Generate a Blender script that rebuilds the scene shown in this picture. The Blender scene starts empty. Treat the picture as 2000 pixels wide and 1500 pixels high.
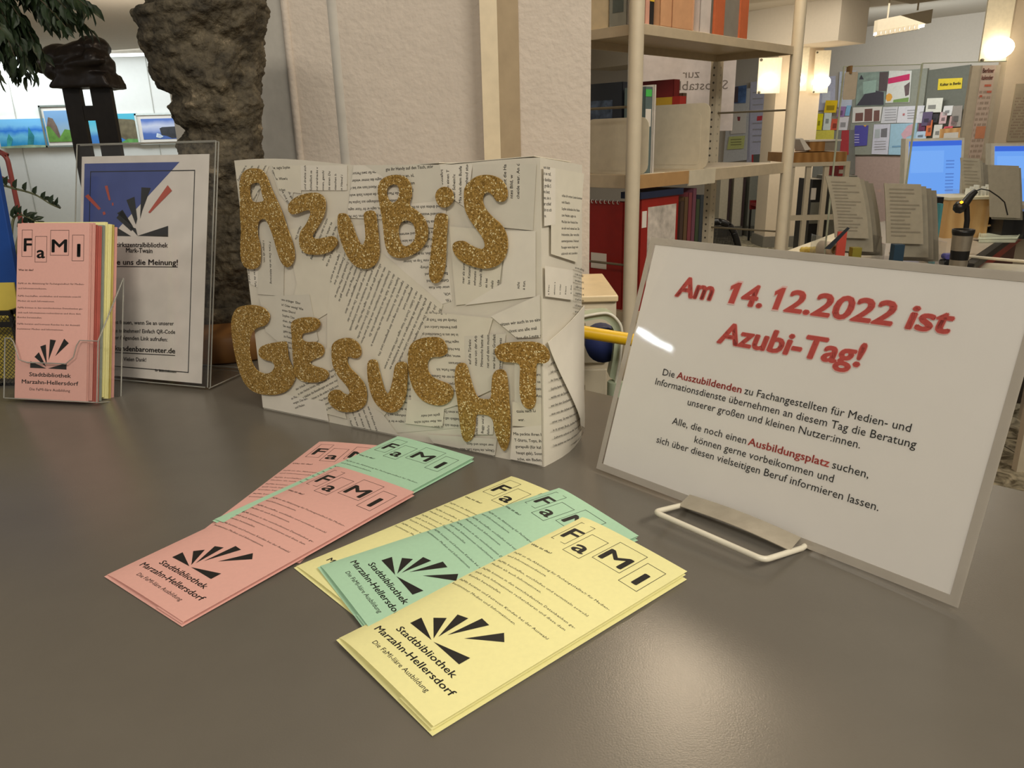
import bpy, math, random
from mathutils import Vector, Matrix, noise
S = bpy.context.scene; COL = S.collection
random.seed(7)
# ------------------------------------------------------------------ camera, world, lights, exposure
FPX, PITCH, ROLL, CH = 1471.5, 0.3143, -0.0249, 0.2877
_F = Vector((0, math.cos(PITCH), -math.sin(PITCH))); _R = Vector((1, 0, 0)); _U = _R.cross(_F)
_c, _s = math.cos(ROLL), math.sin(ROLL)
CR, CU, CF, CO = _R*_c + _U*_s, -_R*_s + _U*_c, _F, Vector((0, 0, CH))
cd = bpy.data.cameras.new('camera'); cam = bpy.data.objects.new('camera', cd); COL.objects.link(cam)
cd.sensor_width = 36; cd.lens = 36*FPX/2000; cd.clip_start = .02; cd.clip_end = 100
cam.matrix_world = Matrix(((CR.x, CU.x, -CF.x, CO.x), (CR.y, CU.y, -CF.y, CO.y), (CR.z, CU.z, -CF.z, CO.z), (0, 0, 0, 1)))
S.camera = cam
S.view_settings.view_transform = 'Standard'; S.view_settings.look = 'None'
S.view_settings.exposure = 0.0; S.view_settings.gamma = 1; S.view_settings.use_curve_mapping = False
w = bpy.data.worlds.new('world'); S.world = w; w.use_nodes = True
w.node_tree.nodes['Background'].inputs[0].default_value = (.74, .70, .62, 1)
w.node_tree.nodes['Background'].inputs[1].default_value = .30
def area(name, loc, target, sx, sy, power, col, spread=None):
    l = bpy.data.lights.new(name, 'AREA'); l.shape = 'RECTANGLE'; l.size = sx; l.size_y = sy; l.energy = power; l.color = col
    if spread: l.spread = spread
    o = bpy.data.objects.new(name, l); COL.objects.link(o); o.location = loc
    o.rotation_euler = (Vector(target)-Vector(loc)).to_track_quat('-Z', 'Y').to_euler(); return o
def bulb(name, loc, power, col, r):
    l = bpy.data.lights.new(name, 'POINT'); l.energy = power; l.color = col; l.shadow_soft_size = r
    o = bpy.data.objects.new(name, l); COL.objects.link(o); o.location = loc; return o
WARM, NEUT, COOL = (1, .82, .60), (1, .93, .80), (.86, .95, 1)
bulb('hanging_globe_light', (.535, 2.05, 1.42), 22, WARM, .14)
area('ceiling_tube_behind_right', (1.3, -.6, 1.6), (.1, .6, 0), 1.2, .3, 30, NEUT)
area('ceiling_tube_behind_left', (-.35, -1.3, 1.7), (.1, .8, .1), 1.2, .3, 25, NEUT)
bulb('left_hall_fill', (-2.6, 5.6, .7), 14, NEUT, .2)  # added fill bulb with no lamp behind it, brightens the soffit
area('tube_left_of_counter', (-4.13, .15, 1.45), (.1, .6, .1), .5, .04, 3, COOL)
area('gallery_strip_light', (-4.6, 8.75, 1.22), (-4.4, 9.4, .2), 4.5, .2, 36, COOL)
area('far_room_ceiling_light', (3.0, 7.5, 1.35), (3.6, 8.5, -1), 3.0, 2.0, 44, NEUT)
area('notice_wall_light', (3.9, 8.3, 1.05), (4.9, 9.8, .3), 2.0, .2, 22, COOL)
area('desk_ceiling_light', (1.7, 3.6, 1.4), (1.8, 3.9, -1), 1.4, .6, 20, NEUT)
area('shelf_ceiling_light', (.4, 1.3, 1.5), (.8, 2.3, 0), .8, .4, 8, WARM)
# ------------------------------------------------------------------ helpers
def ray(px, py): return CF + CR*((px-1000)/FPX) - CU*((py-750)/FPX)
def at(px, py, y):
    d = ray(px, py); return CO + d*(y/d.y)
def atz(px, py, z=0.):
    d = ray(px, py); return CO + d*((z-CO.z)/d.z)
def atp(px, py, o, n):
    d = ray(px, py); return CO + d*((o-CO).dot(n)/d.dot(n))
V = Vector
class Fr:
    """a local frame: origin and three axes"""
    def __init__(s, o, x=(1,0,0), y=(0,1,0), z=(0,0,1)): s.o, s.x, s.y, s.z = V(o), V(x), V(y), V(z)
    def __call__(s, a, b, c=0.): return s.o + s.x*a + s.y*b + s.z*c
class MB:
    def __init__(s): s.v, s.f, s.sm = [], [], []
    def add(s, vs, fs, smooth=False):
        k = len(s.v); s.v += [V(p) for p in vs]; s.f += [tuple(i+k for i in f) for f in fs]; s.sm += [smooth]*len(fs); return s
    def box(s, c, d, fr=None):
        fr = fr or Fr((0,0,0)); x, y, z = d[0]/2, d[1]/2, d[2]/2
        vs = [fr(c[0]+i*x, c[1]+j*y, c[2]+k*z) for i in (-1,1) for j in (-1,1) for k in (-1,1)]
        return s.add(vs, [(0,1,3,2),(4,6,7,5),(0,4,5,1),(2,3,7,6),(0,2,6,4),(1,5,7,3)])
    def bb(s, a, b, fr=None):
        return s.box([(a[i]+b[i])/2 for i in range(3)], [abs(b[i]-a[i]) for i in range(3)], fr)
    def rbox(s, c, d, r, fr=None):
        """box rounded in its local x-z outline"""
        fr = fr or Fr((0,0,0)); pts = rrect(d[0], d[2], r)
        return s.prism([fr(c[0]+p[0], c[1]-d[1]/2, c[2]+p[1]) for p in pts], fr.y*d[1])
    def prism(s, pts, ext, smooth=False):
        n = len(pts); e = V(ext); vs = [V(p) for p in pts]+[V(p)+e for p in pts]
        s.add(vs, [tuple(range(n-1, -1, -1)), tuple(range(n, 2*n))]+[(i, (i+1) % n, (i+1) % n+n, i+n) for i in range(n)]); return s
    def quad(s, *p): return s.add(p, [tuple(range(len(p)))])
    def tube(s, path, r, n=8, cap=True, r2=None):
        path = [V(p) for p in path]; m = len(path); vs = []; pn = None
        for i, p in enumerate(path):
            t = (path[min(i+1, m-1)]-path[max(i-1, 0)]).normalized()
            if pn is None:
                a = V((0,0,1)) if abs(t.z) < .9 else V((1,0,0)); pn = t.cross(a).normalized()
            else: pn = (pn - t*pn.dot(t)).normalized()
            b = t.cross(pn); rr = r if r2 is None else r+(r2-r)*i/(m-1)
            vs += [p + pn*(rr*math.cos(2*math.pi*k/n)) + b*(rr*math.sin(2*math.pi*k/n)) for k in range(n)]
        fs = [(i*n+k, i*n+(k+1) % n, (i+1)*n+(k+1) % n, (i+1)*n+k) for i in range(m-1) for k in range(n)]
        s.add(vs, fs, True)
        if cap: s.add(vs[:n], [tuple(range(n))]); s.add(vs[-n:], [tuple(range(n))])
        return s
    def lathe(s, c, prof, n=24, ax=(0,0,1)):
        ax = V(ax).normalized(); a = V((1,0,0)) if abs(ax.x) < .9 else V((0,1,0)); u = ax.cross(a).normalized(); v = ax.cross(u)
        vs = [V(c)+ax*h + (u*math.cos(2*math.pi*k/n)+v*math.sin(2*math.pi*k/n))*max(r, 1e-5) for r, h in prof for k in range(n)]
        return s.add(vs, [(i*n+k, i*n+(k+1) % n, (i+1)*n+(k+1) % n, (i+1)*n+k) for i in range(len(prof)-1) for k in range(n)], True)
    def grid(s, fn, nu, nv, th=None, smooth=True):
        """surface fn(i/nu, j/nv), given thickness by vector th"""
        P = [[V(fn(i/nu, j/nv)) for j in range(nv+1)] for i in range(nu+1)]
        idx = lambda i, j: i*(nv+1)+j
        fs = [(idx(i,j), idx(i+1,j), idx(i+1,j+1), idx(i,j+1)) for i in range(nu) for j in range(nv)]
        vs = [p for r in P for p in r]; s.add(vs, fs, smooth)
        if th is not None:
            th = V(th); v2 = [p+th for p in vs]; s.add(v2, [f[::-1] for f in fs], smooth)
            rim = [(i,0) for i in range(nu)]+[(nu,j) for j in range(nv)]+[(i,nv) for i in range(nu,0,-1)]+[(0,j) for j in range(nv,0,-1)]
            n = len(rim); rv = [vs[idx(*q)] for q in rim]+[v2[idx(*q)] for q in rim]
            s.add(rv, [(k, (k+1) % n, (k+1) % n+n, k+n) for k in range(n)])
        return s
    def build(s, name, mat, parent=None, label=None, bevel=0, merge=False):
        me = bpy.data.meshes.new(name); off = V((0,0,0))
        if parent is not None:
            p = parent
            while p is not None: off += p.location; p = p.parent
        else:
            lo = [min(q[i] for q in s.v) for i in range(3)]; hi = [max(q[i] for q in s.v) for i in range(3)]
            off = V(((lo[0]+hi[0])/2, (lo[1]+hi[1])/2, lo[2]))
        me.from_pydata([tuple(q-off) for q in s.v], [], s.f)
        me.polygons.foreach_set('use_smooth', s.sm); me.materials.append(mat); me.update()
        o = bpy.data.objects.new(name, me); COL.objects.link(o)
        if parent is not None: o.parent = parent
        else: o.location = off
        if label: o['label'] = label
        if bevel:
            m = o.modifiers.new('bevel', 'BEVEL'); m.width = bevel; m.segments = 2; m.limit_method = 'ANGLE'
        return o
def rrect(w, h, r, n=4):
    out = []
    for cx, cy, a0 in ((w/2-r, h/2-r, 0), (-w/2+r, h/2-r, 90), (-w/2+r, -h/2+r, 180), (w/2-r, -h/2+r, 270)):
        for k in range(n+1):
            a = math.radians(a0+90*k/n); out.append((cx+r*math.cos(a), cy+r*math.sin(a)))
    return out
def tag(o, label, cat, group=None):
    o['label'] = label; o['category'] = cat
    if group: o['group'] = group
    return o
def thing(name, loc, label, cat, group=None):
    o = bpy.data.objects.new(name, None); o.empty_display_size = .05; COL.objects.link(o); o.location = V(loc); return tag(o, label, cat, group)
def struct(o): o['kind'] = 'structure'; return o
# ---- materials
_M = {}
def srgb(r, g, b): return tuple(((c/255)/12.92 if c/255 <= .04045 else ((c/255+.055)/1.055)**2.4) for c in (r, g, b))+(1,)
def mat(name, col, rough=.5, metal=0, noise_amt=.06, scale=40, bump=0, bscale=None, coat=0, trans=0, emit=0, ior=1.45, spec=None, ecol=None):
    if name in _M: return _M[name]
    m = bpy.data.materials.new(name); m.use_nodes = True; nt = m.node_tree; b = nt.nodes['Principled BSDF']
    c = srgb(*col); tc = nt.nodes.new('ShaderNodeTexCoord'); nz = nt.nodes.new('ShaderNodeTexNoise'); nz.inputs['Scale'].default_value = scale
    nz.inputs['Detail'].default_value = 4; nt.links.new(tc.outputs['Object'], nz.inputs['Vector'])
    rp = nt.nodes.new('ShaderNodeValToRGB'); rp.color_ramp.elements[0].position = .3; rp.color_ramp.elements[1].position = .7
    rp.color_ramp.elements[0].color = tuple(x*(1-noise_amt) for x in c[:3])+(1,); rp.color_ramp.elements[1].color = tuple(min(1, x*(1+noise_amt)) for x in c[:3])+(1,)
    nt.links.new(nz.outputs['Fac'], rp.inputs['Fac']); nt.links.new(rp.outputs['Color'], b.inputs['Base Color'])
    b.inputs['Roughness'].default_value = rough; b.inputs['Metallic'].default_value = metal; b.inputs['IOR'].default_value = ior
    b.inputs['Coat Weight'].default_value = coat; b.inputs['Coat Roughness'].default_value = .08
    if trans: b.inputs['Transmission Weight'].default_value = trans
    if spec is not None: b.inputs['Specular IOR Level'].default_value = spec
    if emit:
        b.inputs['Emission Strength'].default_value = emit
        if ecol: b.inputs['Emission Color'].default_value = srgb(*ecol)
        else: nt.links.new(rp.outputs['Color'], b.inputs['Emission Color'])
    if bump:
        bn = nt.nodes.new('ShaderNodeBump'); bn.inputs['Strength'].default_value = bump; bn.inputs['Distance'].default_value = .002
        n2 = nt.nodes.new('ShaderNodeTexNoise'); n2.inputs['Scale'].default_value = bscale or scale; n2.inputs['Detail'].default_value = 5
        nt.links.new(tc.outputs['Object'], n2.inputs['Vector']); nt.links.new(n2.outputs['Fac'], bn.inputs['Height']); nt.links.new(bn.outputs['Normal'], b.inputs['Normal'])
    _M[name] = m; return m
def clear(name, col=(235,240,240), alpha=.12, rough=.03, spec=.5):
    """thin clear plastic: transparent with a glossy coat"""
    if name in _M: return _M[name]
    m = bpy.data.materials.new(name); m.use_nodes = True; nt = m.node_tree; nt.nodes.clear()
    out = nt.nodes.new('ShaderNodeOutputMaterial'); tr = nt.nodes.new('ShaderNodeBsdfTransparent'); gl = nt.nodes.new('ShaderNodeBsdfAnisotropic')
    gl.inputs['Color'].default_value = (.9,.9,.9,1); gl.inputs['Roughness'].default_value = rough
    tr.inputs[0].default_value = tuple(.965+.035*x for x in srgb(*col)[:3])+(1,)
    fr = nt.nodes.new('ShaderNodeLayerWeight'); fr.inputs[0].default_value = .12; pw0 = nt.nodes.new('ShaderNodeMath'); pw0.operation = 'MULTIPLY'; pw0.inputs[1].default_value = .5; ad = nt.nodes.new('ShaderNodeMath'); ad.operation = 'ADD'; ad.use_clamp = True; ad.inputs[1].default_value = alpha*.3
    mx = nt.nodes.new('ShaderNodeMixShader'); tc = nt.nodes.new('ShaderNodeTexCoord'); nz = nt.nodes.new('ShaderNodeTexNoise'); nz.inputs['Scale'].default_value = 12
    bn = nt.nodes.new('ShaderNodeBump'); bn.inputs['Strength'].default_value = .15; bn.inputs['Distance'].default_value = .002
    nt.links.new(tc.outputs['Object'], nz.inputs['Vector']); nt.links.new(nz.outputs['Fac'], bn.inputs['Height']); nt.links.new(bn.outputs['Normal'], gl.inputs['Normal'])
    nt.links.new(fr.outputs['Fresnel'] if 'Fresnel' in fr.outputs else fr.outputs[0], pw0.inputs[0]); nt.links.new(pw0.outputs[0], ad.inputs[0]); nt.links.new(ad.outputs[0], mx.inputs[0]); nt.links.new(tr.outputs[0], mx.inputs[1]); nt.links.new(gl.outputs[0], mx.inputs[2]); nt.links.new(mx.outputs[0], out.inputs[0])
    _M[name] = m; return m
def glow(name, col, k):
    if name in _M: return _M[name]
    m = bpy.data.materials.new(name); m.use_nodes = True; nt = m.node_tree; nt.nodes.clear()
    e = nt.nodes.new('ShaderNodeEmission'); e.inputs[0].default_value = srgb(*col); e.inputs[1].default_value = k
    o = nt.nodes.new('ShaderNodeOutputMaterial'); nt.links.new(e.outputs[0], o.inputs[0]); _M[name] = m; return m
def wood(name, c1, c2, scale=18, rough=.45, axis='X'):
    if name in _M: return _M[name]
    m = mat(name, c1, rough); nt = m.node_tree; b = nt.nodes['Principled BSDF']
    tc = nt.nodes.new('ShaderNodeTexCoord'); wv = nt.nodes.new('ShaderNodeTexWave'); wv.bands_direction = axis; wv.inputs['Scale'].default_value = scale
    wv.inputs['Distortion'].default_value = 4; wv.inputs['Detail'].default_value = 3; rp = nt.nodes.new('ShaderNodeValToRGB')
    rp.color_ramp.elements[0].color = srgb(*c1); rp.color_ramp.elements[1].color = srgb(*c2)
    nt.links.new(tc.outputs['Object'], wv.inputs[0]); nt.links.new(wv.outputs['Fac'], rp.inputs[0]); nt.links.new(rp.outputs[0], b.inputs['Base Color']); return m
# ---- lettering (Blender's built-in font, turned into mesh outlines)
_T = {}
def tpoly(s, bold=0, shear=0, res=2, narrow=1.0):
    k = (s, bold, shear, res)
    if k not in _T:
        c = bpy.data.curves.new('t', 'FONT'); c.body = s; c.size = 1; c.offset = bold; c.shear = shear; c.resolution_u = res; c.fill_mode = 'FRONT'
        o = bpy.data.objects.new('t', c); me = bpy.data.meshes.new_from_object(o)
        vs = [(v.co.x, v.co.y) for v in me.vertices]; fs = [tuple(p.vertices) for p in me.polygons]
        bpy.data.objects.remove(o); bpy.data.curves.remove(c); bpy.data.meshes.remove(me)
        x0 = min((v[0] for v in vs), default=0); x1 = max((v[0] for v in vs), default=1)
        _T[k] = ([(x-x0, y) for x, y in vs], fs, max(x1-x0, 1e-3))
    return _T[k]
CAPH = .73   # cap height of the built-in font at size 1
def put(mb, s, fn, x, y, width=None, cap=.002, align='l', bold=0, shear=0, ang=0, keep=None, res=2, flip=False):
    """write s at (x,y) of surface fn(x,y); width fixes the run, cap the capital height (metres)"""
    vs, fs, W = tpoly(s, 0, shear, res); sy = cap/CAPH; sx = (width/W) if width else sy
    x0 = 0 if align == 'l' else (-W*sx/2 if align == 'c' else -W*sx); ca, sa = math.cos(ang), math.sin(ang)
    P = []
    for a, b in vs:
        a = (x0+a*sx)*(-1 if flip else 1); b *= sy; P.append((x+a*ca-b*sa, y+a*sa+b*ca))
    F = fs if keep is None else [f for f in fs if keep(sum(P[i][0] for i in f)/len(f), sum(P[i][1] for i in f)/len(f))]
    used = sorted({i for f in F for i in f}); mp = {i: j for j, i in enumerate(used)}
    bw_ = bold*sy*1.0; fc = [tuple(mp[i] for i in f) for f in F]
    for dx, dy in (((0,0),) if not bold else ((-1,0), (1,0), (0,.6), (0,-.6)) if bold < .04 else ((-1,0), (1,0), (-.5,.6), (.5,.6), (-.5,-.6), (.5,-.6), (0,0))):
        mb.add([fn(P[i][0]+dx*bw_, P[i][1]+dy*bw_) for i in used], fc)
def put_one(mb, fn, x, y, w_, h, shear=0, ang=0, grow=0.):
    """a heavy figure one with its flag"""
    g = grow; P = [(.30-g,0-g),(.82+g,0-g),(.82+g,1+g),(.50-g,1+g),(.0-g,.80),(.06-g,.62-g),(.30-g,.70-g)]; ca, sa = math.cos(ang), math.sin(ang)
    Q = [(a*w_+shear*b*h, b*h) for a, b in P]; mb.quad(*[fn(x+a*ca-b*sa, y+a*sa+b*ca) for a, b in Q])
def rule(mb, fn, x0, y0, x1, y1, t):
    """printed rectangle outline"""
    for a, b, c, d in ((x0, y0, x1, y0+t), (x0, y1-t, x1, y1), (x0, y0, x0+t, y1), (x1-t, y0, x1, y1)):
        mb.quad(fn(a, b), fn(c, b), fn(c, d), fn(a, d))
def smooth_poly(pts, n=4):
    out = []; m = len(pts)
    for i in range(m):
        p0, p1, p2, p3 = (V(pts[(i+k-1) % m]) for k in range(4))
        for k in range(n):
            t = k/n; out.append(tuple(.5*((2*p1)+(-p0+p2)*t+(2*p0-5*p1+4*p2-p3)*t*t+(-p0+3*p1-3*p2+p3)*t**3)))
    return out
def inside(x, y, poly):
    r = False; j = len(poly)-1
    for i in range(len(poly)):
        xi, yi = poly[i]; xj, yj = poly[j]
        if (yi > y) != (yj > y) and x < (xj-xi)*(y-yi)/(yj-yi)+xi: r = not r
        j = i
    return r
INK = mat('black_ink', (30,28,26), .6); NEWS = mat('newsprint_ink', (46,42,38), .8); WHITE = mat('white_paint', (225,220,210), .5)
STEEL = mat('cream_steel', (205,193,170), .4, noise_amt=.03); PAPER = mat('white_paper', (226,218,208), .6, noise_amt=.02)
BLACK = mat('black_plastic', (28,27,27), .35); GREY = mat('grey_plastic', (120,120,118), .5)
FLOOR_Z = -.95
# ------------------------------------------------------------------ the room
def terrazzo():
    m = mat('terrazzo_floor', (168,158,138), .35, noise_amt=.05, scale=3); nt = m.node_tree; b = nt.nodes['Principled BSDF']
    tc = nt.nodes.new('ShaderNodeTexCoord'); vo = nt.nodes.new('ShaderNodeTexNoise'); vo.inputs['Scale'].default_value = 14; vo.inputs['Detail'].default_value = 8; vo.inputs['Distortion'].default_value = 1.5
    rp = nt.nodes.new('ShaderNodeValToRGB'); e = rp.color_ramp.elements; e[0].position = .38; e[0].color = srgb(96,88,68); e[1].position = .62; e[1].color = srgb(205,196,170)
    nt.links.new(tc.outputs['Object'], vo.inputs['Vector']); nt.links.new(vo.outputs['Fac'], rp.inputs[0]); nt.links.new(rp.outputs[0], b.inputs['Base Color']); return m
fl = struct(MB().bb((-8,-1.5,FLOOR_Z-.1), (9,14,FLOOR_Z)).build('floor', terrazzo()))
jm = MB()
for k in range(-7, 9): jm.bb((k*1.0-.003, 1.0, FLOOR_Z-.001), (k*1.0+.003, 13.5, FLOOR_Z+.0006))
for k in range(1, 14): jm.bb((-7.5, k*1.0-.303, FLOOR_Z-.001), (8.5, k*1.0-.297, FLOOR_Z+.0006))
jm.build('floor_joint', mat('floor_joint', (90,84,72), .7), fl)
# far notice wall, oblique
WL, WR = V((2.2, 12.9, 0)), V((6.6, 7.6, 0)); wd = (WR-WL).normalized(); wn = V((wd.y, -wd.x, 0))
if wn.y > 0: wn = -wn
CEIL = 1.5
wallm = mat('far_wall_paint', (200,190,176), .8, noise_amt=.02)
struct(MB().prism([V((WL.x,WL.y,FLOOR_Z)), V((WR.x,WR.y,FLOOR_Z)), V((WR.x,WR.y,CEIL)), V((WL.x,WL.y,CEIL))], -wn*.2).build('wall_back', wallm))
struct(MB().bb((6.6,-1.5,FLOOR_Z), (6.8,7.6,CEIL)).build('wall_right', wallm))
struct(MB().bb((-.2,12.9,FLOOR_Z), (2.2,13.1,CEIL)).build('wall_back_left', wallm))
# gallery wall on the left
gw = struct(MB().bb((-8,9.5,FLOOR_Z), (-.2,9.7,CEIL)).build('wall_gallery', mat('gallery_wall_white', (225,224,218), .8, noise_amt=.015, bump=.1, scale=20)))
mj = MB()
for px in (25, 298): p = at(px, 200, 9.5); mj.bb((p.x-.004, 9.493, FLOOR_Z), (p.x+.004, 9.5, 1.3))
mj.build('panel_joint', mat('joint_grey', (180,178,170), .8), gw)  # joints are thin grey strips on the white wall
struct(MB().bb((-8,1.3,CEIL), (8,13.3,CEIL+.15)).build('ceiling', mat('ceiling_paint', (196,186,170), .85, noise_amt=.02)))
# dropped soffit before the gallery wall, with its light strip
struct(MB().bb((-8,2.6,1.28), (-.45,9.0,CEIL)).build('ceiling_soffit', mat('soffit_paint', (214,200,182), .85, noise_amt=.02)))
t = thing('gallery_light_strip', (-4.6,9.02,1.2), 'long cool white light strip along the soffit edge above the pictures', 'light')
MB().bb((-7.4,9.0,1.30), (-1.9,9.08,1.36)).build('housing', STEEL, t); MB().bb((-7.4,9.01,1.255), (-1.9,9.07,1.30)).build('diffuser', glow('strip_glow', (240,250,255), 3), t)
# ceiling beams of the far room: each its own piece
bm = mat('beam_paint', (186,174,156), .85, noise_amt=.02)
pn = V((wn.x, wn.y, 0))
def beam(o, d, length, width, z0=1.12):
    d = V(d).normalized(); s = V((d.y, -d.x, 0))
    p = [V((o[0],o[1],z0)), V((o[0],o[1],z0))+d*length, V((o[0],o[1],z0))+d*length+s*width, V((o[0],o[1],z0))+s*width]
    return struct(MB().prism(p, (0,0,CEIL-z0)).build('ceiling_beam', bm))
bp = atz(1690, 85, 1.12)
beam((bp.x-wd.x*3.4, bp.y-wd.y*3.4), wd, 3.4, .55)
bp2 = atz(1780, 8, 1.12)
beam((bp2.x, bp2.y), wd, 3.2, .5)
bp3 = atz(1570, 42, 1.2)
beam((bp3.x-.6, bp3.y+.2), pn, 3.5, .6, 1.2)
# short ceiling lamp
lo = at(1712, 68, 7.2); le = at(1818, 50, 6.6); ld = (le-lo)
t = thing('ceiling_tube_lamp', lo, 'short ceiling lamp with a louvred white tube above the notice boards', 'lamp')
MB().prism([lo+V((0,0,.02)), le+V((0,0,.02)), le+V((0,0,.12)), lo+V((0,0,.12))], (0,.07,0)).build('housing', STEEL, t)
MB().prism([lo+V((0,.01,0)), le-ld*.1+V((0,.01,0)), le-ld*.1+V((0,.01,.022)), lo+V((0,.01,.022))], (0,.05,0)).build('tube', glow('tube_glow', (250,250,245), 7), t)
for k in range(9):
    q = lo+ld*(.06+.09*k); MB().bb((q.x-.008,q.y-.012,q.z-.012), (q.x+.008,q.y+.075,q.z+.03)).build('louvre', STEEL, t)
MB().bb((lo.x+.1,lo.y+.05,lo.z+.12), (lo.x+.11,lo.y+.06,CEIL)).build('stem', STEEL, t); MB().bb((le.x-.1,le.y+.05,le.z+.12), (le.x-.09,le.y+.06,CEIL)).build('stem', STEEL, t)
# the near plastered pillar
plast = mat('rough_plaster', (203,190,176), .85, noise_amt=.03, scale=30, bump=1.0, bscale=95)
WY = 1.42
pr = at(1155, 0, WY).x; pl = at(570, 150, WY).x
struct(MB().bb((pl,WY,FLOOR_Z), (pr,WY+.25,2.2)).build('wall_pillar', plast))
q = V((pl,WY,0)); ql = V((pl-.25, WY+.08, 0))
struct(MB().prism([V((q.x,q.y,FLOOR_Z)), V((ql.x,ql.y,FLOOR_Z)), V((ql.x,ql.y,2.2)), V((q.x,q.y,2.2))], (0,.2,0)).build('wall_pillar_side', mat('smooth_plaster', (190,184,174), .85, bump=.25, bscale=60)))
struct(MB().tube([V((pl,WY+.001,FLOOR_Z)), V((pl,WY+.001,2.2))], .007, 8).build('trim_corner_bead', plast))
struct(MB().tube([V((at(660,150,WY).x,WY+.010,FLOOR_Z)), V((at(660,150,WY).x,WY+.010,2.2))], .013, 10).build('trim_plaster_seam', mat('smooth_plaster', (190,184,174))))
a0, a1, a2 = at(941,150,WY-.03).x, at(974,150,WY-.03).x, at(1010,150,WY).x
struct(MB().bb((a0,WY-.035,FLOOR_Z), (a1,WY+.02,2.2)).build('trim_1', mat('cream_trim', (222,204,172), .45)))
struct(MB().prism([V((a1,WY-.033,FLOOR_Z)), V((a2+.004,WY-.004,FLOOR_Z)), V((a2,WY+.02,FLOOR_Z)), V((a1,WY+.02,FLOOR_Z))], (0,0,3.15)).build('trim_2', mat('shaded_trim', (165,146,118), .5)))  # right face of the cream post, its shade put into the tan colour
# service counter
E1, E2 = atz(1150,762), atz(2000,958); ed = (E2-E1).normalized()
cm = mat('counter_laminate', (104,98,89), .25, noise_amt=.03, scale=25, bump=.05, bscale=900)
ct = thing('service_counter', (0,.3,FLOOR_Z), 'wide dark grey laminate service counter that everything in front stands on', 'counter')
A = E1-ed*1.25; B = E1+ed*1.6
MB().prism([V((A.x,A.y,-.04)), V((B.x,B.y,-.04)), V((B.x,-.15,-.04)), V((A.x,-.15,-.04))], (0,0,.04)).build('worktop', cm, ct, bevel=.002)
ins = .05
MB().prism([V((A.x+.1,A.y-.12,FLOOR_Z)), V((B.x-.1,B.y-.06,FLOOR_Z)), V((B.x-.1,-.05,FLOOR_Z)), V((A.x+.1,-.05,FLOOR_Z))], (0,0,-FLOOR_Z-.04)).build('body', mat('counter_body', (90,84,76), .5), ct)
# ------------------------------------------------------------------ leaflets
LW, LL = .099, .210
def leaf_text(mb, fn):
    mm = .001
    for x0, y0, x1, y1, ch, lx0, lx1, yt, yb in ((6.5,7.5,21,39.6,'F',9.8,20,17,33), (25,15.3,41.5,46.2,'a',28,38.5,30,41), (46,8,71.5,38,'M',48.5,68.5,18.3,34), (76,13.6,92,44.4,'I',83.3,86.8,23.5,39.2)):
        rule(mb, fn, x0*mm, LL-y1*mm, x1*mm, LL-y0*mm, .00045)
        cap = (yb-yt)*mm*(1.32 if ch == 'a' else 1)
        put(mb, ch, fn, lx0*mm, LL-yb*mm, (lx1-lx0)*mm, cap, bold=.03, res=4)
    put(mb, 'Was ist das?', fn, 2.4*mm, LL-56.5*mm, 21*mm, 2.3*mm, bold=.02)
    for y, wd_, s in ((72.5,91,'FaMI ist die Abkürzung für Fachangestellte/r für Medien-'), (78.5,40,'und Informationsdienste.'), (87.5,86.5,'FaMIs beschaffen, erschließen und vermitteln sowohl'), (93.5,51,'Medien als auch Informationen.'),
                      (101.5,89.5,'FaMIs können in den verschiedensten Datenbanken ge-'), (107.5,87,'zielt nach Informationen recherchieren und diese dem'), (113.2,34,'Kunden bereitstellen.'), (121,86,'FaMIs beraten und betreuen Kunden bei der Auswahl'), (127,64,'bestimmter Medien und Informationen.')):
        put(mb, s, fn, 2.4*mm, LL-y*mm, wd_*mm, 2.05*mm, res=1)
    put(mb, 'Stadtbibliothek', fn, 49*mm, LL-182.5*mm, 57.5*mm, 5*mm, 'c', bold=.02)
    put(mb, 'Marzahn-Hellersdorf', fn, 49*mm, LL-191.5*mm, 78*mm, 5*mm, 'c', bold=.02)
    put(mb, 'Die FaMI-liäre Ausbildung', fn, 49*mm, LL-199.5*mm, 56*mm, 3.3*mm, 'c')
WEDGES = [((21.5,164.5),(21.2,172.6),(44,172.6)), ((27,159.3),(33,153.5),(43.6,170.8)), ((34.8,146.5),(42.5,144),(44.3,168)), ((48.2,137.8),(56.3,138.6),(46.6,163)), ((67.6,136.4),(74,141.6),(55.8,157.5)), ((71.5,165),(71.5,173),(46,172.6))]
def leaf_logo(mb, fn):
    for wv in WEDGES: mb.quad(*[fn(x*.001, LL-y*.001) for x, y in wv])
PK = mat('pink_paper', (224,170,158), .75, noise_amt=.02, scale=300); GR = mat('green_paper', (174,212,180), .75, noise_amt=.02, scale=300); YE = mat('yellow_paper', (238,231,166), .75, noise_amt=.02, scale=300)
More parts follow.
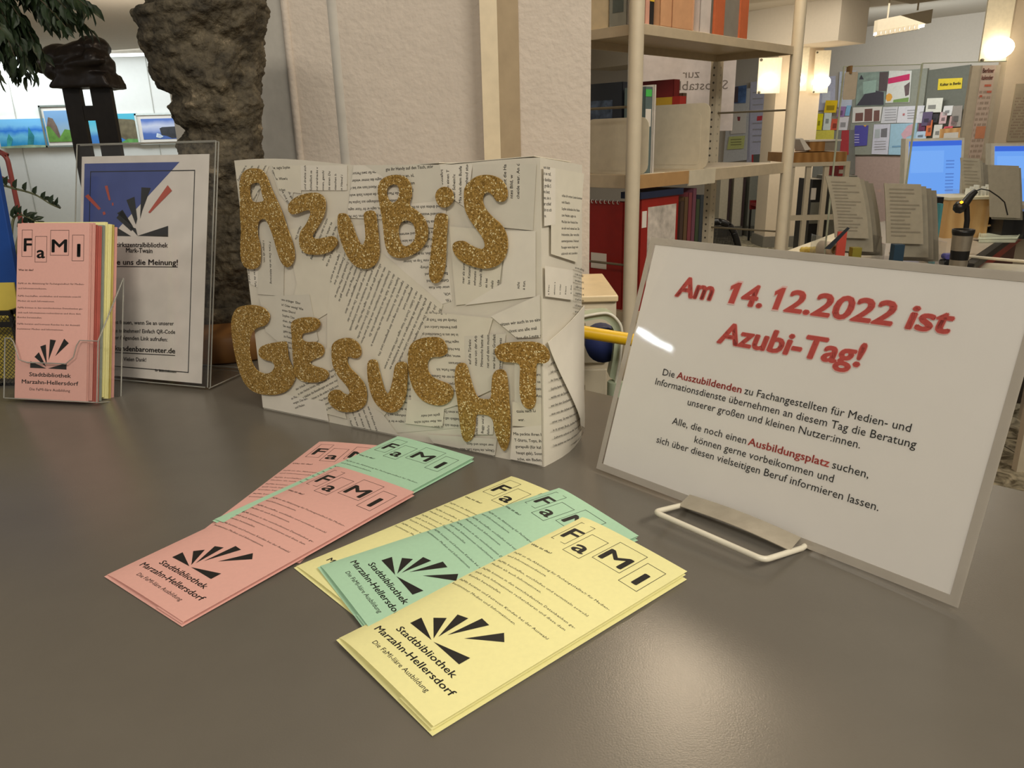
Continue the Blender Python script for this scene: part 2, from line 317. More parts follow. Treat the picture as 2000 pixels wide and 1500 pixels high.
def flat_leaflet(m, x, y, th, zb, zt, label, arch=.0012, slip=(.0015,-.002), shift=0.0):
    a = V((math.cos(th), math.sin(th), 0)); b = V((-math.sin(th), math.cos(th), 0)); o = V((x, y, 0))
    def bil(c, u, v): u /= LW; v /= LL; return (c[0]*(1-u)+c[1]*u)*(1-v)+(c[3]*(1-u)+c[2]*u)*v
    def top(u, v, off=0.):
        lo_ = bil(zb, u, v)+.0004; hi_ = bil(zt, u, v)+arch*math.sin(math.pi*min(1, u/LW))*(.6+.4*math.sin(math.pi*v/LL))
        k = 1-math.exp(-u/.006); return o+a*u+b*v+V((0,0,lo_+(hi_-lo_)*k+off))
    def low(u, v, off=0.): return o+a*(u+slip[0]*u/LW)+b*(v+slip[1])+V((0,0,bil(zb, u, v)+off))
    t = thing('folded_leaflet', (x, y, 0), label, 'leaflet', 'folded leaflets lying on the counter')
    MB().grid(lambda i, j: top(LW*i, LL*j), 20, 14, (0,0,-.00014)).build('front_panel', m, t)
    MB().grid(lambda i, j: low(LW*i, LL*j), 8, 8, (0,0,-.00014)).build('back_panel', m, t)
    MB().grid(lambda i, j: (top(LW*(1-.3*i), LL*j)*(1-i*.0)-V((0,0,.0003)))*.5+(low(LW*(1-.3*i), LL*j)+V((0,0,.0003)))*.5-a*.001, 6, 8, (0,0,-.00014)).build('middle_panel', m, t)
    tm = MB(); leaf_text(tm, lambda u, v: top(u, v, .00012)); tm.build('printed_text', INK, t)
    lm = MB(); leaf_logo(lm, lambda u, v: top(u, v, .00014)); lm.build('printed_emblem', INK, t)
    return t
flat_leaflet(PK, -.2525, .5065, -.27, (.0006,.0006,.0006,.0006), (.0018,.0018,.0022,.002), 'pink folded leaflet farthest back, half hidden under the green one beside the box', .0006)
flat_leaflet(GR, -.2413, .5431, -.6315, (.003,.003,.0008,.003), (.0042,.0042,.0035,.0042), 'pale green folded leaflet under the pink one, its top corner by the box', .0006)
flat_leaflet(PK, -.2901, .4678, -.6506, (.0008,.0008,.0055,.0055), (.0025,.0025,.0075,.0075), 'salmon pink folded leaflet lying at the front left, fully uncovered', .0012)
flat_leaflet(YE, -.1574, .4731, -.828, (.0007,.0007,.0007,.0007), (.0022,.0022,.0025,.0022), 'pale yellow folded leaflet at the back of the right fan, mostly covered', .001)
flat_leaflet(GR, -.1385, .4668, -.995, (.0042,.002,.002,.0045), (.0062,.0045,.0045,.0066), 'mint green folded leaflet in the middle of the right fan between two yellow ones', .0008)
flat_leaflet(YE, -.1083, .3865, -.8674, (.003,.0008,.0008,.0078), (.006,.0045,.0055,.0098), 'large pale yellow folded leaflet nearest the camera on top of the right fan', .0016)
# ------------------------------------------------------------------ paper-covered box with gold letters
BL, BR = atz(515,798), atz(1063,912); BL.z = BR.z = 0
bx = (BR-BL).normalized(); bn_ = V((bx.y, -bx.x, 0))      # outward normal of the front
if bn_.y > 0: bn_ = -bn_
bdp = -bn_; BWd = (BR-BL).length; BH, BD = .270, .082
TLo = atp(458,318,BL,bn_); TRo = atp(1055,317,BL,bn_)
bw = thing('paper_covered_box', BL+bx*BWd/2+bdp*BD/2, 'cardboard box covered in torn book pages with gold glitter letters', 'box')
coverm = mat('pasted_paper', (214,206,190), .6, noise_amt=.04, scale=25, bump=.3, bscale=40)
uL = (TLo-BL).dot(bx); uR = (TRo-BL).dot(bx); zL, zR = TLo.z, TRo.z
def fz(u, v):   # the front sags slightly: u 0..1, v 0..1
    xl = uL*v; xr = BWd+(uR-BWd)*v; z = (zL*(1-u)+zR*u)*v+ (.004*math.sin(u*6.3*1.1+.6) if v > .98 else 0)
    return BL+bx*(xl+(xr-xl)*u)+V((0,0,z))
body = MB(); NU = 24
body.grid(lambda i, j: fz(i, j), NU, 8)
SINK = V((0,0,-.009)); body.grid(lambda i, j: fz(i, j)+bdp*BD+SINK*j, NU, 8)
body.grid(lambda i, j: fz(i, 1)+bdp*BD*j+SINK*j, NU, 4)
body.grid(lambda i, j: fz(i, 0)+bdp*BD*j, NU, 1)
flare = lambda v: .012*max(0, 1-abs(v-.12)/.3)
body.grid(lambda i, j: fz(1, j)+bdp*BD*i+SINK*(i*j)+bx*(flare(j)*math.sin(math.pi*i)*.8), 6, 12)
body.grid(lambda i, j: fz(0, j)+bdp*BD*i+SINK*(i*j), 2, 8)
body.build('box_body', coverm, bw)
O = V((440, 280)); K = 1688/720.
def px3(c): return (O.x+c[0]/K, O.y+c[1]/K)
def fpt(c, off=0.):      # crop coordinate -> front plane
    return atp(*px3(c), BL+bn_*off, bn_)
def fuv(c): p = fpt(c); return ((p-BL).dot(bx), p.z)
def fsurf(off): return lambda u, v: BL+bx*u+V((0,0,v))+bn_*off
SO = BR; sn = bx
sup = (bx*(uR-BWd)/zR+V((0,0,1))); sn = bdp.cross(sup).normalized()
if sn.dot(bx) < 0: sn = -sn
def suv(c): p = atp(*px3(c), SO, sn); return ((p-SO).dot(bdp), p.z)
def ssurf(off): return lambda u, v: SO+bdp*u+sup*v+sn*off+bx*(flare(v/zR)*math.sin(math.pi*max(0,min(1,u/BD)))*.8)-V((0,0,.009*(u/BD)*(v/zR)))
scrapm = [mat('torn_page_%s' % k, c, .7, noise_amt=.03, scale=60) for k, c in (('warm', (216,208,190)), ('pale', (222,214,200)), ('grey', (208,201,186)))]
LOREM = ('und drehte sich zu ihm um|Schließlich saß er am Tisch|hatte einen Dutzend Briefe|packte den Rucksack aus|Mutter arbeitete als Verkäuferin|So erwas geht es gar nicht, sagte sie|den Urlaub. Falls Mia ein|in den Herbst hinein, sagte er|aber bleiben die Bestellungen aus|große Maschinen in die andere Stadt|Job zu verlieren. Der Abend kam|ihr Vater sagte das immer wieder|Sophie hatte für zwei Personen gedeckt|wohin wir als Familie reisen|war bei den Großeltern in der|neun von der Arbeit kommen|immer neu. So was hört man|wie in einem Buch, dachte Mia|die Lehrerin schrieb an die Tafel|und sie nickte nur kurz|Handy auf den Tisch gelegt|nahm die Tasche und ging los|im Sommer ans Meer fahren|das Fenster stand noch offen|er lachte laut und rief|niemand wusste davon').split('|')
_li = [0]
def scrap(poly, ang, pitch, cap, start, n, lines=None, run=None, side=False, paper=True, jitter=True):
    """torn page: outline, reading angle (degrees, image sense), lines stacked from start (crop coordinates)"""
    if not hasattr(scrap, 'k'): scrap.k = 0
    scrap.k += 1; off = .0003+.00007*scrap.k; uv = suv if side else fuv; sf = ssurf if side else fsurf
    P = [uv(c) for c in poly]
    lim = (lambda q: (min(max(q[0], .001), BD-.001), min(max(q[1], .002), .266))) if side else (lambda q: (min(max(q[0], uL*q[1]/zL+.001), BWd+(uR-BWd)*q[1]/zR-.001), min(max(q[1], .002), .268)))
    P = [lim(q) for q in P]
    if paper:
        if not side or min(q[1] for q in P) > .43*zR: MB().prism([sf(off)(*q) for q in P], (sn if side else bn_)*-.00003).build('torn_page', scrapm[scrap.k % 3], bw)
        elif 0:
            us = [q[0] for q in P]; vs_ = [q[1] for q in P]; g = MB(); n_ = 14
            c_ = lambda i, j: (min(us)+(max(us)-min(us))*i/n_, min(vs_)+(max(vs_)-min(vs_))*j/n_)
            for i in range(n_):
                for j in range(n_):
                    if inside(*c_(i+.5, j+.5), P): g.quad(*[sf(off)(*c_(i+a, j+b)) for a, b in ((0,0),(1,0),(1,1),(0,1))])
            g.build('torn_page', scrapm[scrap.k % 3], bw)
    mb = MB(); a = math.radians(ang); dx, dy = math.cos(a), -math.sin(a); base = uv(start); q1 = uv((start[0]+dx*60, start[1]+dy*60)); qa = math.atan2(q1[1]-base[1], q1[0]-base[0]); q2 = uv((start[0]+math.sin(a)*60, start[1]+math.cos(a)*60)); pm = pitch*math.hypot(q2[0]-base[0], q2[1]-base[1])/60
    for i in range(n):
        if lines and i < len(lines): s = lines[i]
        else: s = LOREM[_li[0] % len(LOREM)]+' '+LOREM[(_li[0]+7) % len(LOREM)]+' '+LOREM[(_li[0]+11) % len(LOREM)]; _li[0] += 1
        u0 = (base[0]+math.sin(qa)*pm*i, base[1]-math.cos(qa)*pm*i); an = qa; k = 1
        put(mb, s, sf(off+.00003), u0[0], u0[1], cap=cap, ang=an, keep=lambda x, y: inside(x, y, P), res=2, bold=.02, width=(run*k if run else None))
    if mb.f: mb.build('printed_text', NEWS, bw)
CP = .0027
scrap([(480,400),(760,350),(1010,420),(1040,720),(930,760),(700,520)], 181, 31, CP, (1035,715), 11, ['Typ,', '»Oh, ', 'unter dem Knie', 'Gefühl sein. Und', 'Bauch sehen, und', 'chen musste. »Verg-', 'du nicht das rote Top an. Immer', 'ich ausschlafen, na ja und dann los', 'er sich mit dem Kopf schüttelnd um und', 'ansah. Wach auf! sagte sie leise und zog', 'auf einer Mauer saß und wartete, bis er'])
scrap([(700,1000),(1080,900),(1100,1300),(760,1330)], 176, 30, CP, (1095,1290), 12)
scrap([(45,90),(200,85),(60,420)], 62, 24, CP, (62,175), 5)
scrap([(95,440),(160,420),(150,660),(105,640)], -86, 26, CP, (150,460), 3)
scrap([(205,95),(340,85),(300,290),(250,230)], -64, 24, CP, (235,110), 3)
scrap([(215,85),(350,85),(350,230),(250,215)], 2, 50, CP, (218,118), 3, ['“w, sagte Sophie', 'ode. Wiew!«', '(! Küchen'])
scrap([(345,80),(560,82),(560,215),(350,215)], 90, 27, CP, (372,212), 8, ['und drehte sich m', 'Schließlich sa', 'und verdreckt v', 'kennen, geschi', 'hatte einen Du', 'packtaschen h', 'feinen Hemd i', 'Bündel Gelds'])
scrap([(160,360),(275,350),(270,700),(150,690)], -88, 27, CP, (203,450), 2, ['F Cara. Das ist die Abkürzung', 's jünger als von,'])
scrap([(280,400),(520,330),(500,760),(270,900),(330,640)], -112, 25, CP, (530,395), 9, ['weg wie der Wind, als ob sie', 'fest, da ist es immer anders', 'es, sehen, von dort aus zu', 'nicht in den Herr, Sie wollte weg', 'wollte in ein anderes Land. An so', 'bekannte wie alle von Palmen und', 'gingen und Strandliegen unter', 'anders war als zu Hause. Die', 'schon lange her'])
scrap([(590,85),(1020,70),(1010,400),(760,350),(560,340)], 181, 34, CP, (1000,385), 9)
scrap([(640,80),(990,60),(1000,260),(860,275),(720,150)], 4, 34, .0029, (735,92), 6, ['mer Vroni lachte. »Geen geschei', 'gte ihr Handy auf den Tisch, stör', '   große Pinkus an. »L', '    zig. »Wie ich schon', '       en. »Na, dann mal', '          mputer so schne'])
scrap([(470,760),(500,500),(720,500),(1000,740),(900,1010),(700,1290),(470,1200)], -114, 25.5, CP, (985,755), 24, ['Ihr Vater sagte das.', 'Job zu verlieren. Mias Vater arbeitete in einem', 'nenfabrik. Der Absatz stagniere. Früher ha-', 'große Maschinen in die arabischen Länder verkauft. Jetzt', 'aber blieben die Bestellungen aus. Achtung Arbeitsplätze wa-', 'ren in Gefahr. Doch ihr Vater sagte: »Wir leben doch in einem', 'gesegneten Land.', '  Mia aber träumte sich weg aus dem gesegneten Land. Wo', 'irgendwie für die Sommerferien.', '  Sophie hatte ihr versprochen, dass sie Mia mitnehme in', 'den Urlaub. Falls Mia ein Sonderangebot finde. Ein', 'Schnäppchen aller Schnäppchen, eine Reise für zwei Perso-', 'nen, die insgesamt nicht mehr als 250 Euro kosten durfte.', '»So etwas gibt es gar nicht«, sagte Mias Mutter. Mias', 'Mutter arbeitete als Verkäuferin in einem Schuhgeschäft.', 'sei, denn heute der ganzen Stadt. Das war nach der', 'von uns aus Duisburg weggezogen waren, dann', 'ste so einen weiten Weg zur Arbeit', 'macht in den Mias Mutter arbeitete, gab es', 'als 230 Euro. Deshalb hieß Mias Mutter es', 'möglich, zur Zwangspause für drei', 'in den Herr, sagte sie, als es eine Familienpau', 'weg und fort', 'am Abend'])
scrap([(985,85),(1135,75),(1110,300),(1040,250),(1000,200)], 90, 28, .0029, (1000,265), 5, ['ert dem Busfahrt', 'er haben einen T', 'st der Schein?«', 'Mia hielt dem Busfa', 'Nase. Eingehend studie'])
scrap([(1135,85),(1428,88),(1412,398),(1140,372)], 90, 30, .003, (1290,250), 3, ['Vielleicht die Hagia', 'ntes Bild, w', 'cheide war. An der'])
scrap([(1030,380),(1290,400),(1250,720),(1060,740)], 88, 26, CP, (1098,640), 7, ['mer als somm die W', 'len Katastr. zeiga', 'sehstatio immun', 'Umwelt Brände, ', 'es kei', '»bals', 'wiede'])
scrap([(1290,400),(1425,400),(1425,700),(1100,740),(1270,640)], 86, 25, CP, (1350,665), 2, ['scht', 'a tun.'])
scrap([(160,700),(390,690),(430,900),(330,980),(190,860)], -12, 22, CP, (262,718), 10, ['uns erzinger  Elter', 'ir? Oder wenig? Wie', 'enten Eltern?', '  Sophie: Das', 'chen, die einen', 'Sie mich jetzt fra', 'geht nach einmal', 'zu Feten und sol', 'ner möglich', 'was sie'])
scrap([(300,1040),(480,930),(560,1260),(330,1200),(170,1120)], 28, 24, CP, (330,1130), 7)
scrap([(165,1130),(460,1180),(480,1280),(170,1235)], 20, 23, CP, (300,1150), 4, ['mer und Lieb', 'au Fliertisch. Das', 'wegen. Das kann wie', 'und Meilen'])
scrap([(560,1150),(720,1230),(800,1340),(580,1300)], -70, 25, CP, (640,1160), 7)
scrap([(940,770),(1230,800),(1120,1180),(860,1260),(850,1040)], 176, 31, CP, (1100,1130), 12, ['als einem Bikini an', 'der Körper.', 'Ich muss mir die Zehennägel', 'aschrillen Farbe. Ich', 'einbrauen', 'vern«, sagte sie', 'ihre Holzhäuser, ihr Hab und würde ich dich', 'sagte Mias Vater, »dass wir in Ich scheine', 'in bei uns in Deutschland plötzlich', 'ganz fremdes Land.« und und'])
scrap([(1220,790),(1560,700),(1570,900),(1340,890)], 7, 35, .003, (1232,838), 3, ['Bald sitzen wir auch in so einem Flugzeug. Und dann sind', '   Und ihr könnt uns alle mal', '      ns plötzlich, dass die Leute schlafen'])
scrap([(1100,880),(1290,870),(1260,1110),(1110,1180)], 90, 27, .0029, (1130,1010), 6, ['auf die Türkei«', 'neun von der Arbeit', 'Mittwochs hatte der Schul', 'net und dann musste noch', 'war bei den Großeltern in', 'immer neu. So was'])
scrap([(840,1170),(1010,1190),(1000,1300),(830,1280)], 183, 27, CP, (1000,1290), 3, ['in unserem Balkon das git', 'nte. Aber macht nichts', 'gucht und mehr'])
scrap([(1080,1240),(1240,1230),(1230,1330),(1100,1330)], 88, 26, CP, (1160,1330), 4, ['adet, neben', 'a Buggy und b', '»Hallo?«', 'la Hallo?«'])
scrap([(930,1330),(1250,1350),(1240,1440),(960,1400)], 177, 25, CP, (1240,1425), 3, ['und die Augenbrauen zusammen', 'Okay«, sie holte Luft, »nie', 'mer schon und dann'])
scrap([(1320,1180),(1462,1180),(1460,1300),(1320,1290)], 2, 38, .0029, (1340,1230), 2, ['tissia nach Li', 'war.'])
scrap([(1320,1300),(1470,1290),(1470,1478),(1310,1450)], -2, 28, .003, (1326,1332), 6, ['Mia packte ihren K', 'T-Shirts, Tops, ihr', 'gorapulli (für kal', 'haupt gab), Sonn', 'sche, ein Badetu', 'und Tabletten ge'])
scrap([(1330,1000),(1460,1000),(1462,1190),(1330,1180)], -3, 32, CP, (1420,1060), 4, ['durch', 'a us T', 'oats', 'Anz'])
# side face
scrap([(1480,100),(1660,90),(1600,520),(1480,500)], 4, 30, .0024, (1530,225), 10, ['schau dir ersten Leute kommen', 'nolt Klaue!«', ' Sophie schüttelte ihre Reise', 'zum Heulen, sagte sie.', ' Mia lässt den Henkel ihre', 'sie sich noch einmal um. Sie', 'freizunetten, über verschlin', 'summergesonnen. Heimset, Sal', 'Passagier waren längst wieder', 'adultreicht mit tosendem M'], side=True)
scrap([(1440,100),(1500,98),(1500,360),(1440,380)], 4, 28, .0028, (1438,115), 9, ['ahon fünf', 'san so ruf,', 'so dankbar', 're große S', 'ihre best', 'ilme, sie n', 'war schlef', 'liebt es sch', 'eihe.'], side=True)
scrap([(1590,520),(1660,520),(1640,900),(1590,900)], 182, 26, .0024, (1655,890), 13, side=True)
scrap([(1460,900),(1640,940),(1640,1380),(1480,1400)], 24, 27, .0024, (1475,1010), 15, side=True)
scrap([(1450,560),(1580,560),(1580,700),(1450,700)], 88, 26, .0026, (1470,690), 5, ['a Frau', 'ektion s', 'in Obr', 'Klaus', 'e. Am'], side=True)
# folded flap of paper on the side and torn corner on top
cq = ((.004,.118),(.081,.140),(.081,.010),(.060,.022))
def flapf(i, j):
    a, b = cq[0], cq[1]; c, d = cq[3], cq[2]; u = (a[0]*(1-i)+b[0]*i)*(1-j)+(c[0]*(1-i)+d[0]*i)*j; v = (a[1]*(1-i)+b[1]*i)*(1-j)+(c[1]*(1-i)+d[1]*i)*j; return ssurf(.0028+.002*math.sin(math.pi*i))(u, v)
MB().grid(flapf, 8, 10, sn*.0004).build('folded_flap', scrapm[1], bw)
p = [fz(.72,1)+V((0,0,.0005)), fz(.985,1)+V((0,0,.001)), fz(.985,1)+bdp*.07+V((0,0,-.006)), fz(.74,1)+bdp*.07+V((0,0,-.006))]
MB().prism(p, (0,0,.0006)).build('top_flap', scrapm[0], bw)
p = [fz(.58,1)+V((0,0,.0005)), fz(.72,1)+V((0,0,.002)), fz(.73,1)+bdp*.05+V((0,0,.0)), fz(.60,1)+bdp*.04+V((0,0,-.002))]
MB().prism(p, (0,0,.0006)).build('top_flap', scrapm[2], bw)
def glitter():
    m = mat('gold_glitter', (186,146,72), .42, metal=.35); nt = m.node_tree; b = nt.nodes['Principled BSDF']
    tc = nt.nodes.new('ShaderNodeTexCoord'); vo = nt.nodes.new('ShaderNodeTexVoronoi'); vo.inputs['Scale'].default_value = 950
    nt.links.new(tc.outputs['Object'], vo.inputs['Vector']); sp = nt.nodes.new('ShaderNodeSeparateColor'); nt.links.new(vo.outputs['Color'], sp.inputs[0])
    rp = nt.nodes.new('ShaderNodeValToRGB'); e = rp.color_ramp.elements; e[0].position = 0; e[0].color = srgb(122,90,36); e[1].position = .89; e[1].color = srgb(198,158,84)
    k = e.new(.96); k.color = srgb(255,240,190)  # palest flakes: glints put into the base colour
    nt.links.new(sp.outputs[0], rp.inputs[0]); nt.links.new(rp.outputs[0], b.inputs['Base Color'])
    bn = nt.nodes.new('ShaderNodeBump'); bn.inputs['Strength'].default_value = .7; bn.inputs['Distance'].default_value = .0008
    nt.links.new(sp.outputs[1], bn.inputs['Height']); nt.links.new(bn.outputs['Normal'], b.inputs['Normal']); return m
GOLD = glitter()
Z7 = 1688/360.
def z7(pts): return [(a/Z7*K, b/Z7*K) for a, b in pts]     # other crop, same origin
LET = [
 ('A', z7([(200,260),(250,230),(320,228),(370,250),(410,310),(440,390),(490,500),(540,610),(590,760),(640,900),(660,1010),(650,1080),(615,1125),(575,1120),(535,1070),(500,970),(460,830),(420,730),(395,695),(365,690),(335,715),(320,770),(325,850),(345,930),(350,1040),(335,1120),(290,1145),(230,1140),(190,1100),(170,1030),(168,900),(175,780),(165,650),(165,480),(160,380),(175,300)]), [z7([(255,400),(275,370),(320,358),(345,370),(358,420),(370,480),(382,520),(330,535),(280,530),(262,500),(252,450)])]),
 ('Z', z7([(605,585),(615,545),(660,500),(720,470),(800,450),(870,452),(920,480),(942,530),(940,610),(915,690),(870,770),(830,830),(830,860),(880,868),(940,855),(1000,845),(1040,865),(1055,900),(1040,940),(990,985),(920,1010),(850,1015),(790,1010),(740,985),(710,935),(705,870),(720,800),(765,740),(800,670),(808,625),(790,608),(740,620),(690,640),(640,645),(610,620)]), []),
 ('U', [(530,330),(545,318),(570,325),(590,360),(612,420),(630,455),(645,460),(655,430),(653,380),(648,330),(655,312),(680,305),(700,318),(708,370),(715,440),(718,500),(705,545),(675,568),(635,570),(600,550),(570,510),(545,450),(530,390)], []),
 ('B', [(715,190),(730,165),(760,148),(800,143),(840,155),(862,190),(865,240),(855,280),(880,300),(915,330),(937,375),(938,430),(915,475),(870,508),(820,522),(780,515),(755,490),(742,440),(735,370),(722,290),(713,230)], [[(755,205),(775,188),(800,190),(810,215),(805,250),(785,270),(765,262),(752,235)], [(805,395),(815,365),(840,350),(868,360),(882,390),(882,430),(865,455),(840,468),(820,460),(808,430)]]),
 ('I', [(975,330),(1000,318),(1025,325),(1030,350),(1025,420),(1022,500),(1018,560),(1005,610),(985,635),(960,632),(946,600),(948,550),(955,490),(965,400)], []),
 ('dot', [(975,245),(985,212),(1015,197),(1045,210),(1057,240),(1050,272),(1022,292),(992,283)], []),
 ('S', [(1105,240),(1110,200),(1140,165),(1180,145),(1230,145),(1275,165),(1300,205),(1302,245),(1285,265),(1255,262),(1235,235),(1215,222),(1195,235),(1190,265),(1205,300),(1235,335),(1275,370),(1300,420),(1303,480),(1285,530),(1245,562),(1190,570),(1130,555),(1085,530),(1058,495),(1055,460),(1075,445),(1105,445),(1130,460),(1160,475),(1190,480),(1200,460),(1185,420),(1155,380),(1125,335),(1108,290)], []),
 ('G', [(60,760),(90,742),(140,737),(185,748),(212,775),(215,800),(200,828),(165,840),(140,860),(125,900),(125,960),(140,1010),(165,1040),(200,1050),(225,1040),(240,1015),(225,995),(190,985),(168,965),(170,935),(195,918),(240,908),(290,905),(297,940),(305,990),(330,1040),(330,1080),(300,1125),(250,1145),(190,1145),(140,1130),(100,1090),(75,1030),(58,960),(45,880),(42,810)], []),
 ('E', [(315,830),(325,808),(360,795),(410,793),(440,805),(447,828),(430,850),(395,862),(370,868),(362,890),(385,905),(425,905),(455,920),(465,945),(455,970),(420,985),(400,1000),(420,1015),(455,1025),(480,1040),(485,1060),(465,1082),(420,1090),(370,1085),(335,1060),(325,1000),(320,930),(318,880)], []),
 ('S', [(500,950),(505,915),(535,892),(580,887),(615,905),(632,935),(632,965),(615,980),(590,975),(575,972),(570,995),(585,1025),(620,1060),(650,1100),(660,1150),(650,1195),(610,1220),(560,1225),(515,1210),(488,1180),(485,1145),(505,1125),(535,1125),(555,1140),(578,1145),(580,1125),(560,1095),(530,1060),(505,1010)], []),
 ('U', [(665,1000),(680,985),(705,992),(715,1030),(728,1080),(742,1125),(755,1140),(768,1120),(780,1070),(788,1020),(800,1000),(825,995),(845,1010),(845,1070),(840,1140),(825,1190),(795,1222),(755,1225),(715,1200),(685,1155),(668,1090),(663,1040)], []),
 ('C', [(850,960),(860,920),(890,895),(940,883),(990,885),(1015,905),(1028,940),(1022,960),(995,972),(960,975),(940,995),(938,1030),(955,1060),(990,1080),(1030,1095),(1050,1115),(1055,1145),(1040,1175),(1005,1193),(960,1190),(915,1170),(880,1130),(860,1080),(850,1020)], []),
 ('H', [(1062,1060),(1070,1015),(1090,1000),(1115,1010),(1130,1060),(1145,1110),(1165,1155),(1195,1165),(1225,1160),(1230,1110),(1235,1060),(1250,1035),(1275,1030),(1295,1045),(1305,1100),(1310,1180),(1315,1260),(1312,1340),(1300,1390),(1285,1400),(1265,1370),(1245,1310),(1235,1260),(1215,1240),(1180,1235),(1160,1240),(1155,1290),(1145,1340),(1120,1360),(1098,1340),(1085,1270),(1075,1180),(1065,1110)], []),
 ('T', [(1245,945),(1260,920),(1300,908),(1370,903),(1430,905),(1475,925),(1495,960),(1490,990),(1470,1002),(1445,1000),(1435,1010),(1432,1060),(1430,1120),(1432,1170),(1420,1205),(1395,1208),(1368,1180),(1358,1120),(1360,1050),(1358,1008),(1330,998),(1290,995),(1258,980)], [])]
from mathutils.geometry import tessellate_polygon
for ch, outer, holes in LET:
    loops = [[fuv(c) for c in smooth_poly([V(q) for q in lp], 3)] for lp in [outer]+holes]
    flat = [p for lp in loops for p in lp]; tris = tessellate_polygon([[V((a, b, 0)) for a, b in lp] for lp in loops])
    n = len(flat); o0, o1 = .0034, .0046; mb = MB()
    mb.add([fsurf(o1)(*p) for p in flat], list(tris)); mb.add([fsurf(o0)(*p) for p in flat], [tuple(t_[::-1]) for t_ in tris])
    for lp in loops:
        m_ = len(lp); mb.add([fsurf(o1)(*p) for p in lp]+[fsurf(o0)(*p) for p in lp], [(i, (i+1) % m_, (i+1) % m_+m_, i+m_) for i in range(m_)])
    mb.build('gold_letter', GOLD, bw, 'gold glitter dot of the i' if ch == 'dot' else 'gold glitter letter '+ch)
# ------------------------------------------------------------------ laminated sign on a small wire stand
def tilted(x, y, z, th, ti):
    a = V((math.cos(th), math.sin(th), 0)); n = V((-math.sin(th), math.cos(th), 0)); b = V((0,0,1))*math.cos(ti)+n*math.sin(ti)
    return Fr((x, y, z), a, b, a.cross(b))      # x right, y up the sheet, z out of the sheet towards the viewer
SF = tilted(.0741, .6223, .0035, -.8364, .3346)
SW, SH = .2985, .211
t = thing('laminated_sign', SF(SW/2, 0), 'white laminated sign with red headline leaning at the right on a wire stand', 'sign')
pw = lambda u, v: -.0035*math.sin(math.pi*u/SW)+.0012*math.sin(u*21)*(1-v/SH)
mg = .006
MB().grid(lambda i, j: SF(mg+(SW-2*mg)*i, mg+(SH-2*mg)*j, pw(mg+(SW-2*mg)*i, mg+(SH-2*mg)*j)-.0004), 24, 12, SF.z*-.0002).build('paper_sheet', mat('sign_paper', (226,220,212), .6, noise_amt=.01), t)
film = clear('laminate_film', (222,214,204), .10, .035); film2 = mat('laminate_edge', (178,168,154), .25, noise_amt=.05, coat=.5)
def film_grid(u0, v0, u1, v1, nu, nv, off): return MB().grid(lambda i, j: SF(u0+(u1-u0)*i, v0+(v1-v0)*j, pw(u0+(u1-u0)*i, v0+(v1-v0)*j)+off), nu, nv, None)
film_grid(0, 0, SW, SH, 48, 30, .0005).build('laminate_film', film, t)
em = MB()
for q in ((0,0,SW,mg), (0,SH-mg,SW,SH), (0,mg,mg*.8,SH-mg), (SW-mg,mg,SW,SH-mg)): em.grid(lambda i, j: SF(q[0]+(q[2]-q[0])*i, q[1]+(q[3]-q[1])*j, pw(q[0]+(q[2]-q[0])*i, q[1])-.0002), 20, 2, SF.z*.0004)
em.build('laminate_border', film2, t)
RED = mat('sign_red', (188,74,64), .55); PINKH = mat('sign_halo', (226,186,178), .6)
sfn = lambda off: (lambda u, v: SF(u, v, pw(u, v)+off))
def suv2(q): p = atp(q[0], q[1], SF.o, SF.z)-SF.o; return p.dot(SF.x), p.dot(SF.y)
def sline(mb, s, pl, pr_, cap, bold=0, shear=0, off=.0, res=2, dy=0):
    u0, v0 = suv2(pl); u1, v1 = suv2(pr_); put(mb, s, sfn(off), u0, v0+dy, math.hypot(u1-u0, v1-v0), cap, bold=bold, shear=shear, ang=math.atan2(v1-v0, u1-u0), res=res)
R8 = lambda x, y: (1140+x/1.923, 440+y/1.923)
hm, rm, km = MB(), MB(), MB()
heads = [('Am', R8(342,264), R8(474,280)), ('1', R8(524,288), R8(566,294)), ('4.', R8(583,297), R8(657,306)), ('1', R8(688,311), R8(730,316)), ('2.2022', R8(745,319), R8(1150,374)), ('ist', R8(1205,384), R8(1372,405)), ('Azubi-Tag!', R8(497,438), R8(1036,530))]
for s, a_, b_ in heads:
    if s == '1':
        u0, v0 = suv2(a_); u1, v1 = suv2(b_); W1 = math.hypot(u1-u0, v1-v0); A1 = math.atan2(v1-v0, u1-u0)
        put_one(hm, sfn(.00012), u0, v0, W1, .0176, .16, A1, .06); put_one(rm, sfn(.00024), u0, v0, W1, .0172, .16, A1); continue
    sline(hm, s, a_, b_, .0176, .062, .16, .00012, 3, -.0002); sline(rm, s, a_, b_, .0172, .042, .16, .00024, 3)
def seg3(parts, L_, R_, cap):
    """consecutive runs between image points along one baseline"""
    for s, f0, f1, red in parts:
        a_ = (L_[0]+(R_[0]-L_[0])*f0, L_[1]+(R_[1]-L_[1])*f0); b_ = (L_[0]+(R_[0]-L_[0])*f1, L_[1]+(R_[1]-L_[1])*f1)
        sline(rm if red else km, s, a_, b_, cap, .02 if red else 0, 0, .0002)
L_, R_ = R8(293,562), R8(1222,776)
seg3([('Die', 0, .047, 0), ('Auszubildenden', .056, .313, 1), ('zu Fachangestellten für Medien- und', .325, 1, 0)], L_, R_, .0060)
seg3([('Informationsdienste übernehmen an diesem Tag die Beratung', 0, 1, 0)], R8(266,597), R8(1242,838), .0060)
seg3([('unserer großen und kleinen Nutzer:innen.', 0, 1, 0)], R8(385,674), R8(1030,838), .0060)
seg3([('Alle, die noch einen', 0, .372, 0), ('Ausbildungsplatz', .383, .795, 1), ('suchen,', .812, 1, 0)], R8(328,745), R8(1062,950), .0060)
